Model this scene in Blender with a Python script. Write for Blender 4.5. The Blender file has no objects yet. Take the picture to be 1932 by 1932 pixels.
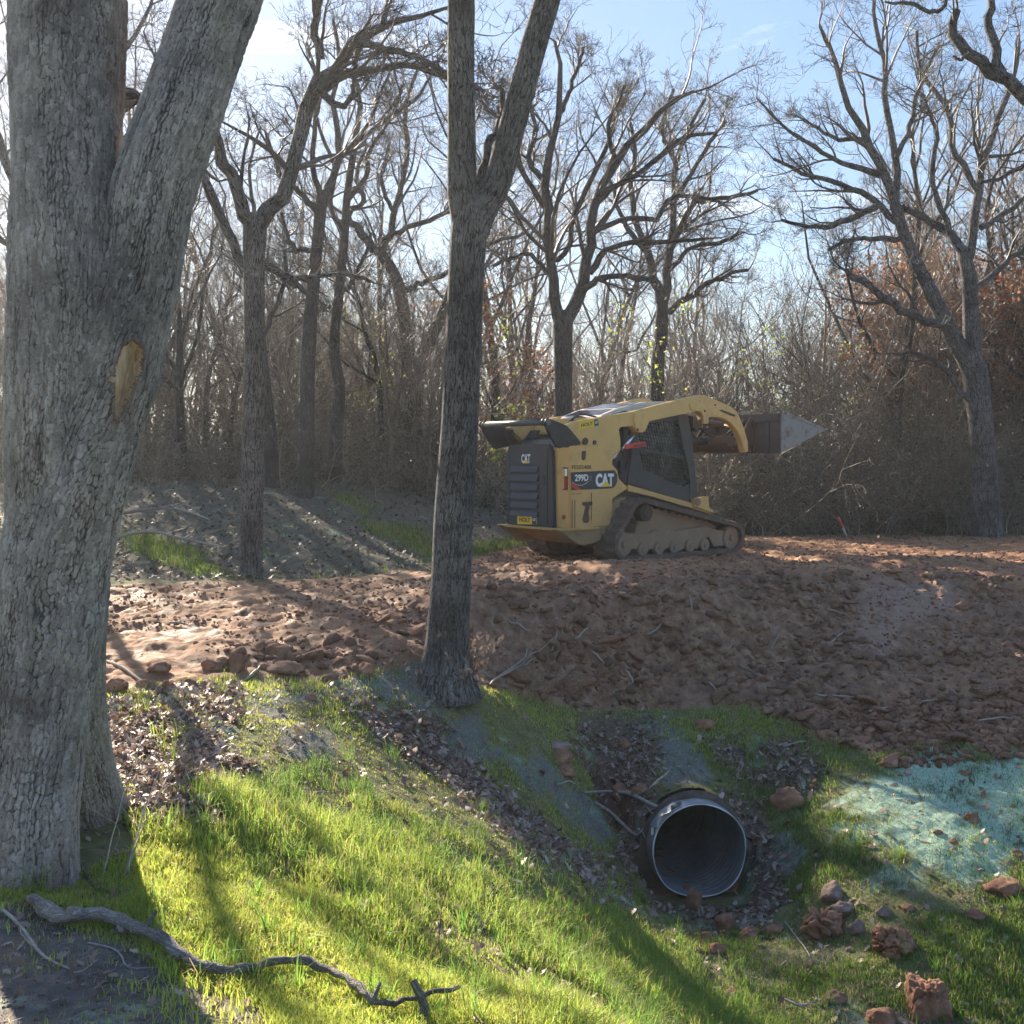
import bpy, bmesh, math, random
import numpy as np
from mathutils import Vector, Matrix
SC = bpy.context.scene
COL = SC.collection
# ------------------------------------------------------------------ camera, sky, sun
FP = 2072.0; HZ = 865.0; EYE = 1.45
PITCH = math.atan((966 - HZ) / FP)
cam = bpy.data.objects.new("camera", bpy.data.cameras.new("camera")); COL.objects.link(cam)
cam.data.lens = 36 * FP / 1932; cam.data.sensor_width = 36; cam.data.clip_end = 5000; cam.data.clip_start = .05
cam.location = (0, 0, EYE); cam.rotation_euler = (math.pi / 2 - PITCH, 0, 0)
SC.camera = cam
SUN_EL, SUN_AZ = 26.0, -28.0            # azimuth from +Y, positive towards +X
sd = Vector((math.sin(math.radians(SUN_AZ)) * math.cos(math.radians(SUN_EL)), math.cos(math.radians(SUN_AZ)) * math.cos(math.radians(SUN_EL)), math.sin(math.radians(SUN_EL))))
sl = bpy.data.lights.new("sun", 'SUN'); sl.energy = 5.0; sl.angle = math.radians(.5); sl.color = (1, .86, .68)
so = bpy.data.objects.new("sun", sl); COL.objects.link(so); so.rotation_euler = sd.to_track_quat('Z', 'Y').to_euler()
w = bpy.data.worlds.new("World"); SC.world = w; w.use_nodes = True
nt = w.node_tree; N = nt.nodes; LK = nt.links; N.clear()
out = N.new('ShaderNodeOutputWorld'); bg = N.new('ShaderNodeBackground'); sky = N.new('ShaderNodeTexSky')
sky.sky_type = 'NISHITA'; sky.sun_disc = False; sky.sun_elevation = math.radians(SUN_EL); sky.sun_rotation = math.radians(SUN_AZ)
sky.air_density = 1.0; sky.dust_density = .25; sky.ozone_density = 2.0
bg.inputs['Strength'].default_value = .15
tc = N.new('ShaderNodeTexCoord'); mp = N.new('ShaderNodeMapping'); mp.inputs['Scale'].default_value = (1.0, 1.0, 4.5); mp.inputs['Location'].default_value = (.35, 0, .22)
n1 = N.new('ShaderNodeTexNoise'); n1.inputs['Scale'].default_value = 2.2; n1.inputs['Detail'].default_value = 7; n1.inputs['Roughness'].default_value = .55; n1.inputs['Distortion'].default_value = .4
cr = N.new('ShaderNodeValToRGB'); cr.color_ramp.elements[0].position = .59; cr.color_ramp.elements[1].position = .78
mx = N.new('ShaderNodeMix'); mx.data_type = 'RGBA'; mx.inputs[7].default_value = (4.0, 4.1, 4.2, 1)
hs = N.new('ShaderNodeHueSaturation'); hs.inputs['Saturation'].default_value = 1.1
LK.new(tc.outputs['Generated'], mp.inputs[0]); LK.new(mp.outputs[0], n1.inputs[0]); LK.new(n1.outputs[0], cr.inputs[0])
# soft shoulder: bright sky colour is compressed so the glow near the low sun stays blue
sc3 = N.new('ShaderNodeSeparateColor'); LK.new(sky.outputs[0], sc3.inputs[0])
def wm(op, a, b):
    m_ = N.new('ShaderNodeMath'); m_.operation = op
    for i_, v_ in enumerate((a, b)):
        if isinstance(v_, (int, float)): m_.inputs[i_].default_value = v_
        else: LK.new(v_, m_.inputs[i_])
    return m_.outputs[0]
mxv = wm('MAXIMUM', wm('MAXIMUM', sc3.outputs[0], sc3.outputs[1]), sc3.outputs[2]); SKYK = 3.0
fac_ = wm('DIVIDE', SKYK, wm('ADD', mxv, SKYK))
vs_ = N.new('ShaderNodeVectorMath'); vs_.operation = 'SCALE'; LK.new(sky.outputs[0], vs_.inputs[0]); LK.new(fac_, vs_.inputs['Scale'])
LK.new(vs_.outputs[0], hs.inputs['Color']); LK.new(hs.outputs[0], mx.inputs[6]); LK.new(cr.outputs[0], mx.inputs[0]); LK.new(mx.outputs[2], bg.inputs[0]); LK.new(bg.outputs[0], out.inputs[0])
SC.view_settings.view_transform = 'Standard'; SC.view_settings.look = 'None'; SC.view_settings.gamma = 1
SC.view_settings.exposure = 1.8
SC.cycles.max_bounces = 6; SC.cycles.transparent_max_bounces = 6; SC.cycles.volume_bounces = 0
rng = np.random.default_rng(7)
# ------------------------------------------------------------------ projection helpers (photo pixels -> places at a chosen distance)
cp, sp = math.cos(PITCH), math.sin(PITCH)
def ray(px, py):
    px = np.asarray(px, float); py = np.asarray(py, float); v = (966 - py) / FP
    return np.stack([(px - 966) / FP, cp + v * sp, -sp + v * cp], -1)
def P(px, py, D):
    r = ray(px, py); t = np.asarray(D) / r[..., 1]
    return r * t[..., None] + np.array([0, 0, EYE])
def proj(X):
    d = X - np.array([0, 0, EYE]); z = d[:, 1] * cp - d[:, 2] * sp; z = np.where(z < .05, .05, z)
    return 966 + FP * d[:, 0] / z, 966 - FP * (d[:, 1] * sp + d[:, 2] * cp) / z
# ------------------------------------------------------------------ numpy noise
def _h(ix, iy, iz, s):
    n = (ix * 374761393 + iy * 668265263 + iz * 2147483647 + s * 1274126177) & 0xffffffff
    n = ((n ^ (n >> 13)) * 1274126177) & 0xffffffff
    n = ((n ^ (n >> 15)) * 2246822519) & 0xffffffff
    return ((n ^ (n >> 16)) & 0xffffff) / float(0xffffff)
def vnoise(x, y, z=None, s=0):
    if z is None: z = np.zeros_like(x)
    fx, fy, fz = np.floor(x), np.floor(y), np.floor(z)
    ix, iy, iz = fx.astype(np.int64), fy.astype(np.int64), fz.astype(np.int64)
    u, v, t = x - fx, y - fy, z - fz
    u, v, t = [q * q * (3 - 2 * q) for q in (u, v, t)]
    r = 0
    for a in (0, 1):
        for b in (0, 1):
            for c in (0, 1):
                r = r + _h(ix + a, iy + b, iz + c, s) * (u if a else 1 - u) * (v if b else 1 - v) * (t if c else 1 - t)
    return r * 2 - 1
def fbm(x, y, z=None, o=4, s=0, g=.5):
    r = 0; a = 1.0; tot = 0
    for i in range(o):
        r = r + a * vnoise(x * 2 ** i + 17.3 * i, y * 2 ** i - 9.1 * i, None if z is None else z * 2 ** i, s + i); tot += a; a *= g
    return r / tot
def worley(x, y, s=0):
    fx, fy = np.floor(x).astype(np.int64), np.floor(y).astype(np.int64)
    f1 = np.full(x.shape, 9.); f2 = np.full(x.shape, 9.); cid = np.zeros(x.shape)
    for a in (-1, 0, 1):
        for b in (-1, 0, 1):
            cx = fx + a; cy = fy + b
            d = np.hypot(cx + _h(cx, cy, 0 * cx, s) - x, cy + _h(cx, cy, 0 * cx + 5, s) - y)
            i = _h(cx, cy, 0 * cx + 9, s)
            new = d < f1
            f2 = np.where(new, f1, np.minimum(f2, d)); cid = np.where(new, i, cid); f1 = np.where(new, d, f1)
    return f1, f2, cid
# ------------------------------------------------------------------ mesh helpers
def mesh_np(name, V, Fs, smooth=False, uv=None, attrs=None, matidx=None):
    """V (n,3); Fs list of (m,k) index arrays; uv: (n,2) per vertex; attrs {name:(n,3|4)} colours"""
    me = bpy.data.meshes.new(name)
    V = np.asarray(V, np.float32)
    me.vertices.add(len(V)); me.vertices.foreach_set('co', V.ravel())
    Fs = [np.asarray(f, np.int32) for f in Fs if len(f)]
    loops = np.concatenate([f.ravel() for f in Fs]); cnt = np.concatenate([np.full(len(f), f.shape[1], np.int32) for f in Fs])
    st = np.concatenate([[0], np.cumsum(cnt)[:-1]]).astype(np.int32)
    me.loops.add(len(loops)); me.loops.foreach_set('vertex_index', loops)
    me.polygons.add(len(cnt)); me.polygons.foreach_set('loop_start', st); me.polygons.foreach_set('loop_total', cnt)
    if smooth: me.polygons.foreach_set('use_smooth', np.ones(len(cnt), bool))
    if matidx is not None: me.polygons.foreach_set('material_index', np.asarray(matidx, np.int32))
    me.update(calc_edges=True)
    if uv is not None:
        l = me.uv_layers.new(name='UVMap'); l.data.foreach_set('uv', np.asarray(uv, np.float32)[loops].ravel())
    for k, a in (attrs or {}).items():
        at = me.color_attributes.new(k, 'FLOAT_COLOR', 'POINT')
        c = np.ones((len(V), 4), np.float32); c[:, :a.shape[1]] = a
        at.data.foreach_set('color', c.ravel())
    return me
def link(name, me, mats, parent=None, loc=None):
    o = bpy.data.objects.new(name, me); COL.objects.link(o)
    for m in (mats if isinstance(mats, (list, tuple)) else [mats]): me.materials.append(m)
    if parent is not None: o.parent = parent
    if loc is not None: o.location = loc
    return o
def tag(o, label=None, cat=None, group=None, kind=None):
    if label: o['label'] = label
    if cat: o['category'] = cat
    if group: o['group'] = group
    if kind: o['kind'] = kind
    return o
def empty(name, loc, label, cat, group=None):
    o = bpy.data.objects.new(name, None); COL.objects.link(o); o.location = loc; o.empty_display_size = .2
    return tag(o, label, cat, group)
def nrm(v): return v / np.maximum(np.linalg.norm(v, axis=-1, keepdims=True), 1e-9)
def tubes(Pt, R, sides, ref=None, cap=True):
    """Pt (M,n,3) R (M,n) -> V, quads, uv"""
    M, n, _ = Pt.shape
    T = np.empty_like(Pt); T[:, 1:-1] = Pt[:, 2:] - Pt[:, :-2]; T[:, 0] = Pt[:, 1] - Pt[:, 0]; T[:, -1] = Pt[:, -1] - Pt[:, -2]; T = nrm(T)
    if ref is None:
        m = np.abs(nrm(Pt[:, -1] - Pt[:, 0])); ax = np.argmin(m, axis=1); rf = np.zeros((M, 3)); rf[np.arange(M), ax] = 1
    else: rf = np.tile(np.asarray(ref, float), (M, 1))
    rf = rf[:, None, :]
    A = nrm(rf - T * np.sum(T * rf, -1, keepdims=True)); B = np.cross(T, A)
    th = np.linspace(0, 2 * np.pi, sides + 1)
    c, s = np.cos(th), np.sin(th)
    V = Pt[:, :, None, :] + R[:, :, None, None] * (A[:, :, None, :] * c[None, None, :, None] + B[:, :, None, :] * s[None, None, :, None])
    L = np.concatenate([np.zeros((M, 1)), np.cumsum(np.linalg.norm(np.diff(Pt, axis=1), axis=-1), axis=1)], 1)
    U = np.empty((M, n, sides + 1, 2)); U[..., 0] = th[None, None, :] * R.mean(axis=1)[:, None, None]; U[..., 1] = L[:, :, None]
    U += (np.arange(M) * 3.77)[:, None, None, None]
    idx = np.arange(M * n * (sides + 1)).reshape(M, n, sides + 1)
    Q = np.stack([idx[:, :-1, :-1], idx[:, :-1, 1:], idx[:, 1:, 1:], idx[:, 1:, :-1]], -1).reshape(-1, 4)
    return V.reshape(-1, 3), Q, U.reshape(-1, 2)
class Bag:
    def __init__(s): s.V = []; s.Q = []; s.U = []; s.n = 0
    def add(s, V, Q, U=None):
        s.V.append(V); s.Q.append(Q + s.n); s.U.append(U if U is not None else np.zeros((len(V), 2))); s.n += len(V)
    def tubes(s, Pt, R, sides, ref=None): s.add(*tubes(Pt, R, sides, ref))
    def mesh(s, name, base=None, smooth=True):
        V = np.concatenate(s.V); V = V if base is None else V - np.asarray(base)
        return mesh_np(name, V, [np.concatenate(s.Q)], smooth, np.concatenate(s.U))
def resample(pts, n):
    pts = np.asarray(pts, float)
    if len(pts) < 3: t = np.linspace(0, len(pts) - 1, n); return np.stack([np.interp(t, np.arange(len(pts)), pts[:, k]) for k in range(pts.shape[1])], -1)
    e = np.concatenate([[2 * pts[0] - pts[1]], pts, [2 * pts[-1] - pts[-2]]])
    t = np.linspace(0, len(pts) - 1 - 1e-6, n); i = t.astype(int); u = (t - i)[:, None]
    p0, p1, p2, p3 = e[i], e[i + 1], e[i + 2], e[i + 3]
    return .5 * (2 * p1 + (p2 - p0) * u + (2 * p0 - 5 * p1 + 4 * p2 - p3) * u ** 2 + (3 * p1 - p0 - 3 * p2 + p3) * u ** 3)
# ------------------------------------------------------------------ materials
def newmat(name):
    m = bpy.data.materials.new(name); m.use_nodes = True; t = m.node_tree; b = t.nodes['Principled BSDF']
    return m, t, b
def nd(t, typ, **kw):
    n = t.nodes.new(typ)
    for k, v in kw.items():
        if k.startswith('_'): setattr(n, k[1:], v)
        else: n.inputs[k.replace('__', ' ')].default_value = v
    return n
def noise(t, vec, scale, detail=4, rough=.55, dist=0):
    n = nd(t, 'ShaderNodeTexNoise', Scale=scale, Detail=detail, Roughness=rough, Distortion=dist)
    if vec is not None: t.links.new(vec, n.inputs['Vector'])
    return n.outputs['Fac']
def ramp(t, fac, *stops):
    r = t.nodes.new('ShaderNodeValToRGB'); e = r.color_ramp.elements
    while len(e) > len(stops): e.remove(e[-1])
    while len(e) < len(stops): e.new(.5)
    for i, (p, c) in enumerate(stops): e[i].position = p; e[i].color = (*c, 1) if len(c) == 3 else c
    t.links.new(fac, r.inputs[0]); return r.outputs[0]
def mixc(t, fac, a, b, mode='MIX'):
    m = t.nodes.new('ShaderNodeMix'); m.data_type = 'RGBA'; m.blend_type = mode
    for s, v in ((0, fac), (6, a), (7, b)):
        if isinstance(v, (float, int)): m.inputs[s].default_value = v
        elif isinstance(v, tuple): m.inputs[s].default_value = (*v, 1)
        else: t.links.new(v, m.inputs[s])
    return m.outputs[2]
def math_(t, op, a, b=0.0):
    m = t.nodes.new('ShaderNodeMath'); m.operation = op
    for i, v in enumerate((a, b)):
        if isinstance(v, (float, int)): m.inputs[i].default_value = v
        else: t.links.new(v, m.inputs[i])
    return m.outputs[0]
def bump(t, b, h, strength=.5, dist=.01, prev=None):
    n = nd(t, 'ShaderNodeBump', Strength=strength, Distance=dist); t.links.new(h, n.inputs['Height'])
    if prev is not None: t.links.new(prev, n.inputs['Normal'])
    t.links.new(n.outputs[0], b.inputs['Normal']); return n.outputs[0]
def objco(t): return t.nodes.new('ShaderNodeTexCoord').outputs['Object']
def geoco(t): return t.nodes.new('ShaderNodeNewGeometry').outputs['Position']
def mat_bark(name, su, sv, light, dark, bd, patch=.5):
    m, t, b = newmat(name)
    uv = t.nodes.new('ShaderNodeTexCoord').outputs['UV']
    nz = nd(t, 'ShaderNodeTexNoise', Scale=7.0, Detail=3.0); t.links.new(uv, nz.inputs['Vector'])
    ad = t.nodes.new('ShaderNodeVectorMath'); ad.operation = 'MULTIPLY_ADD'; ad.inputs[1].default_value = (.07, .09, 0)
    t.links.new(nz.outputs['Color'], ad.inputs[0]); t.links.new(uv, ad.inputs[2])
    mpn = nd(t, 'ShaderNodeMapping', Scale=(su, sv, 1)); t.links.new(ad.outputs[0], mpn.inputs[0])
    vo = nd(t, 'ShaderNodeTexVoronoi', _feature='DISTANCE_TO_EDGE', _voronoi_dimensions='2D', Scale=1.0, Randomness=.9); t.links.new(mpn.outputs[0], vo.inputs['Vector'])
    vc = nd(t, 'ShaderNodeTexVoronoi', _voronoi_dimensions='2D', Scale=1.0, Randomness=.9); t.links.new(mpn.outputs[0], vc.inputs['Vector'])
    mp2 = nd(t, 'ShaderNodeMapping', Scale=(su * .9, sv * .28, 1)); t.links.new(ad.outputs[0], mp2.inputs[0])
    rid = noise(t, mp2.outputs[0], 1.6, 5, .65)
    edge = ramp(t, vo.outputs['Distance'], (.02, (0, 0, 0)), (.2, (1, 1, 1)))
    mp3 = nd(t, 'ShaderNodeMapping', Scale=(su * .42, sv * .2, 1)); t.links.new(ad.outputs[0], mp3.inputs[0])
    fn = math_(t, 'ABSOLUTE', math_(t, 'SUBTRACT', noise(t, mp3.outputs[0], 1.3, 2, .5), .5)); fur = ramp(t, fn, (.0, (.05, .05, .05)), (.07, (1, 1, 1)))
    hgt = math_(t, 'MULTIPLY', math_(t, 'MULTIPLY', math_(t, 'ADD', math_(t, 'MULTIPLY', edge, .6), .4), fur), math_(t, 'ADD', rid, .35))
    fine = noise(t, objco(t), 90, 4, .7)
    hgt2 = math_(t, 'ADD', hgt, math_(t, 'MULTIPLY', fine, .35))
    plate = mixc(t, vc.outputs['Color'], tuple(c * .62 for c in light), light)
    big = ramp(t, noise(t, objco(t), 2.3, 5, .6), (.38, (patch, patch, patch)), (.62, (1.12, 1.12, 1.12)))
    c = mixc(t, ramp(t, hgt, (.08, (0, 0, 0)), (.6, (1, 1, 1))), dark, plate)
    c = mixc(t, 1.0, c, big, 'MULTIPLY')
    c = mixc(t, ramp(t, noise(t, objco(t), 55, 3), (.66, (0, 0, 0)), (.74, (.55, .55, .55))), c, (.42, .43, .41))
    t.links.new(c, b.inputs['Base Color']); b.inputs['Roughness'].default_value = .9
    bump(t, b, hgt2, 1.0, bd)
    return m
M_BARKBIG = mat_bark('bark_big', 52, 21, (.34, .315, .30), (.045, .038, .036), .012, .55)
M_BARKMID = mat_bark('bark_mid', 56, 18, (.26, .245, .235), (.014, .012, .011), .018, .5)
M_BARKFAR = mat_bark('bark_far', 34, 10, (.105, .092, .084), (.03, .026, .024), .02, .6)
def mat_twig(name, c1, c2, sc=1.5):
    m, t, b = newmat(name)
    c = ramp(t, noise(t, geoco(t), sc, 3), (.35, c1), (.65, c2))
    g_ = t.nodes.new('ShaderNodeNewGeometry')
    c = mixc(t, 1.0, c, ramp(t, g_.outputs['Random Per Island'], (0, (.55, .55, .55)), (.6, (1, 1, 1)), (1, (1.6, 1.55, 1.5))), 'MULTIPLY')
    t.links.new(c, b.inputs['Base Color']); b.inputs['Roughness'].default_value = .55
    return m
M_TWIG = mat_twig('twig_dark', (.045, .035, .03), (.11, .085, .072))
M_TWIGL = mat_twig('twig_pale', (.20, .165, .13), (.42, .36, .29), .8)
M_TWIGB = mat_twig('twig_brown', (.125, .092, .068), (.30, .225, .16), .6)
M_DEADWOOD = mat_twig('dead_wood', (.22, .19, .165), (.4, .37, .33), 30)
def mat_leafy(name, stops, trans=.5, attr=None, rough=.5, scale=3.0, spec=.3):
    m = bpy.data.materials.new(name); m.use_nodes = True; t = m.node_tree; t.nodes.clear()
    o = t.nodes.new('ShaderNodeOutputMaterial')
    if attr:
        a = t.nodes.new('ShaderNodeAttribute'); a.attribute_name = attr; c = a.outputs['Color']
    else:
        g = t.nodes.new('ShaderNodeNewGeometry')
        if 'Random Per Island' in [q.name for q in g.outputs]: f = g.outputs['Random Per Island']
        c = ramp(t, f, *stops)
    b = nd(t, 'ShaderNodeBsdfPrincipled', Roughness=rough); b.inputs['Specular IOR Level'].default_value = spec
    tr = t.nodes.new('ShaderNodeBsdfTranslucent'); mxs = nd(t, 'ShaderNodeMixShader', Fac=trans)
    t.links.new(c, b.inputs['Base Color']); t.links.new(c, tr.inputs['Color'])
    t.links.new(b.outputs[0], mxs.inputs[1]); t.links.new(tr.outputs[0], mxs.inputs[2]); t.links.new(mxs.outputs[0], o.inputs[0])
    return m
M_GRASS = mat_leafy('grass', None, .6, 'tint')
M_OAKLEAF = mat_leafy('oak_leaf_litter', [(0, (.15, .09, .065)), (.35, (.28, .185, .14)), (.7, (.38, .28, .22)), (1, (.5, .41, .345))], .2)
M_RUSTLEAF = mat_leafy('rust_leaf', [(0, (.16, .06, .03)), (.5, (.3, .13, .06)), (1, (.4, .22, .12))], .45)
M_VINELEAF = mat_leafy('vine_leaf', [(0, (.2, .28, .05)), (.6, (.42, .48, .08)), (1, (.6, .6, .15))], .6)
M_BRUSHLEAF = mat_leafy('brush_leaf', [(0, (.07, .085, .05)), (.5, (.14, .13, .09)), (.8, (.2, .17, .12)), (1, (.42, .38, .3))], .35)
M_YELLOW_LEAF = mat_leafy('yellow_leaf', [(0, (.75, .5, .02)), (1, (.85, .6, .04))], .4)
def mat_clod(name, c1, c2, c3):
    m, t, b = newmat(name); g = t.nodes.new('ShaderNodeNewGeometry'); p = objco(t)
    c = ramp(t, noise(t, p, 6, 5, .6), (.3, c1), (.55, c2), (.75, c3))
    isl = ramp(t, g.outputs['Random Per Island'], (0, (.65, .65, .66)), (1, (1.25, 1.2, 1.15)))
    c = mixc(t, 1.0, c, isl, 'MULTIPLY')
    t.links.new(c, b.inputs['Base Color']); b.inputs['Roughness'].default_value = .95
    bump(t, b, noise(t, p, 45, 6, .7), .9, .012)
    return m
M_CLOD = mat_clod('clay_clod', (.12, .062, .038), (.225, .13, .08), (.38, .25, .17))
M_CLODR = mat_clod('clay_clod_red', (.15, .07, .043), (.27, .14, .086), (.42, .265, .18))
M_CLODG = mat_clod('clay_clod_grey', (.13, .09, .075), (.24, .17, .145), (.36, .29, .25))
# ------------------------------------------------------------------ terrain heights
CTRL = [ # px, py, D
 (0,1932,3.0),(300,1932,2.9),(600,1932,3.1),(900,1932,3.4),(1060,1932,4.0),(1500,1932,6.4),(1932,1932,6.5),(1350,1932,6.2),(1200,1900,5.5),(-300,1932,2.9),(-300,1700,4.0),
 (60,1650,4.2),(190,1545,4.8),(300,1450,5.6),(300,1350,6.7),(200,1300,7.5),(0,1400,6.3),(-300,1400,6.3),(-300,1290,7.6),(0,1300,7.5),
 (450,1283,8.5),(600,1283,8.7),(700,1275,8.9),(800,1285,9.2),(900,1300,9.4),(450,1350,7.3),(600,1350,7.9),(820,1245,9.5),
 (-200,1215,9.0),(200,1212,9.2),(400,1196,9.6),(600,1185,9.9),(750,1160,10.6),(880,1132,11.5),(1000,1124,11.7),(1100,1118,11.9),(1250,1105,12.3),(1400,1095,12.8),(1550,1090,13.1),(1650,1085,13.4),(1800,1085,13.4),(1932,1080,13.8),(2300,1070,14.2),
 (-200,1115,12.4),(200,1110,12.5),(475,1100,13.0),(640,1090,13.6),(800,1075,14.2),(900,1060,15.5),(1000,1035,17.3),(1170,1063,15.2),(1377,1046,16.6),(1250,1030,18.5),(1400,1016,20.0),(1600,1012,21.0),(1932,1010,21.3),(2500,1008,21.5),(1650,1040,17.2),(1500,1065,15.2),(1932,1045,16.8),(300,1160,10.7),(600,1130,11.8),(900,1095,13.0),
 (1000,1320,10.6),(1130,1342,10.6),(1300,1335,11.0),(1400,1340,10.9),(1500,1370,10.5),(1650,1415,10.0),(1800,1405,10.0),(1932,1415,9.8),(2300,1430,9.6),
 (1000,1220,11.2),(1200,1220,11.6),(1500,1220,11.8),(1800,1230,11.9),
 (1600,1500,9.3),(1800,1540,8.7),(1932,1550,8.6),(2300,1560,8.5),(1932,1660,7.9),(1600,1620,8.4),(1500,1580,9.0),(1700,1700,7.8),(1932,1800,7.0),(1700,1820,7.0),
 (1180,1600,9.1),(1200,1680,8.7),(1440,1580,9.2),(1450,1660,8.8),(1310,1712,8.75),(1400,1720,8.5),(1500,1790,7.5),(1350,1800,7.3),
 (1270,1512,9.15),(1262,1450,9.7),(1250,1390,10.3),(1330,1460,9.8),(1400,1500,9.6),(1180,1500,9.75),(1160,1430,10.2),(1200,1400,10.5),(1215,1540,9.5),
 (1000,1400,9.4),(1060,1500,8.9),(950,1345,9.4),(870,1350,9.0),(1100,1420,9.9),(700,1400,7.9),(800,1500,7.2),(600,1500,6.4),(1000,1600,7.1),(1000,1700,6.2),(1150,1700,7.4),(1250,1800,7.1),(1100,1800,5.8),(900,1600,6.4),
 (500,1650,4.8),(700,1720,4.5),(900,1850,4.2),(400,1750,3.8),(900,1740,5.1),(1050,1850,4.9),(200,1800,3.45),(500,1850,3.5),(650,1600,5.5),(400,1550,5.0),
 (300,1000,16.2),(300,1060,13.9),(300,920,20),(100,940,19.5),(-300,930,20),(600,1010,16.5),(600,950,19.5),(578,936,20),(635,908,22),(510,918,21),(480,1085,13.6),(800,1000,18),(750,1050,15.2),(950,1015,18.2),(900,930,24),(1000,968,23.5),(1200,1000,23.5),(1400,1003,24),(1932,1003,24),(2500,1000,24),(700,1070,14.6)]
cc = np.array(CTRL, float); CW = P(cc[:, 0], cc[:, 1], cc[:, 2])
extra = [(-14, y, 1.3) for y in (26, 34)] + [(x, 34, 1.1 if x < 0 else .25) for x in (-6, 0, 6, 14, 22)] + [(-20, y, .1) for y in (3, 8)] + [(x, -4, -.1) for x in (-12, -5, 0)] + [(4.5, -2, -1.7), (7, -6, -1.6), (-8, 3, 0), (-8, 9, 0), (9, 3, -1.6), (12, 6, -1.4), (14, 12, -.1), (3.2, 3.5, -1.6), (1.5, 1.5, -.9), (1.2, 0, -.4), (-2, .5, -.1), (0, 1.2, -.15)]
CW = np.concatenate([CW, np.array(extra)])
def kern(d): return np.sqrt(d * d + .25 ** 2)
nC = len(CW); K = kern(np.linalg.norm(CW[:, None, :2] - CW[None, :, :2], axis=-1)) + 0 * np.eye(nC)
# relax for near-duplicates
K -= .02 * np.eye(nC)
A_ = np.zeros((nC + 3, nC + 3)); A_[:nC, :nC] = K; A_[:nC, nC] = 1; A_[:nC, nC + 1:] = CW[:, :2]; A_[nC:, :nC] = A_[:nC, nC:].T
WT = np.linalg.solve(A_, np.concatenate([CW[:, 2], np.zeros(3)]))
def h0(x, y):
    sh = x.shape; x = x.ravel(); y = y.ravel(); z = np.zeros(len(x))
    cx = np.clip(x, -18, 16); cy = np.clip(y, -6, 36)
    for i in range(0, len(x), 60000):
        a, b = cx[i:i + 60000], cy[i:i + 60000]
        d = kern(np.hypot(a[:, None] - CW[None, :, 0], b[:, None] - CW[None, :, 1]))
        z[i:i + 60000] = d @ WT[:nC] + WT[nC] + WT[nC + 1] * a + WT[nC + 2] * b
    far = np.clip(np.hypot(np.maximum(np.abs(x) - 16, 0), np.maximum(y - 34, 0) + np.maximum(-5 - y, 0)) / 60, 0, 1)
    return (z * (1 - far) + .3 * far).reshape(sh)
def axis(a, b, d0, lo, hi, g):
    v = list(np.arange(a, b, d0)); s = d0
    while v[-1] < hi: s *= g; v.append(v[-1] + s)
    s = d0; f = []
    x = a
    while x > lo: s *= g; x -= s; f.append(x)
    return np.array(f[::-1] + v)
GX = axis(-3.6, 6.2, .018, -420, 420, 1.022)
ys = [2.4]
while ys[-1] < 24: ys.append(ys[-1] + max(.010, .0034 * ys[-1] - .002))
s = .09
while ys[-1] < 900: s *= 1.06; ys.append(ys[-1] + s)
s = .02; f = []; y = 2.4
while y > -120: s *= 1.06; y -= s; f.append(y)
GY = np.array(f[::-1] + ys)
XX, YY = np.meshgrid(GX, GY)
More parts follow.
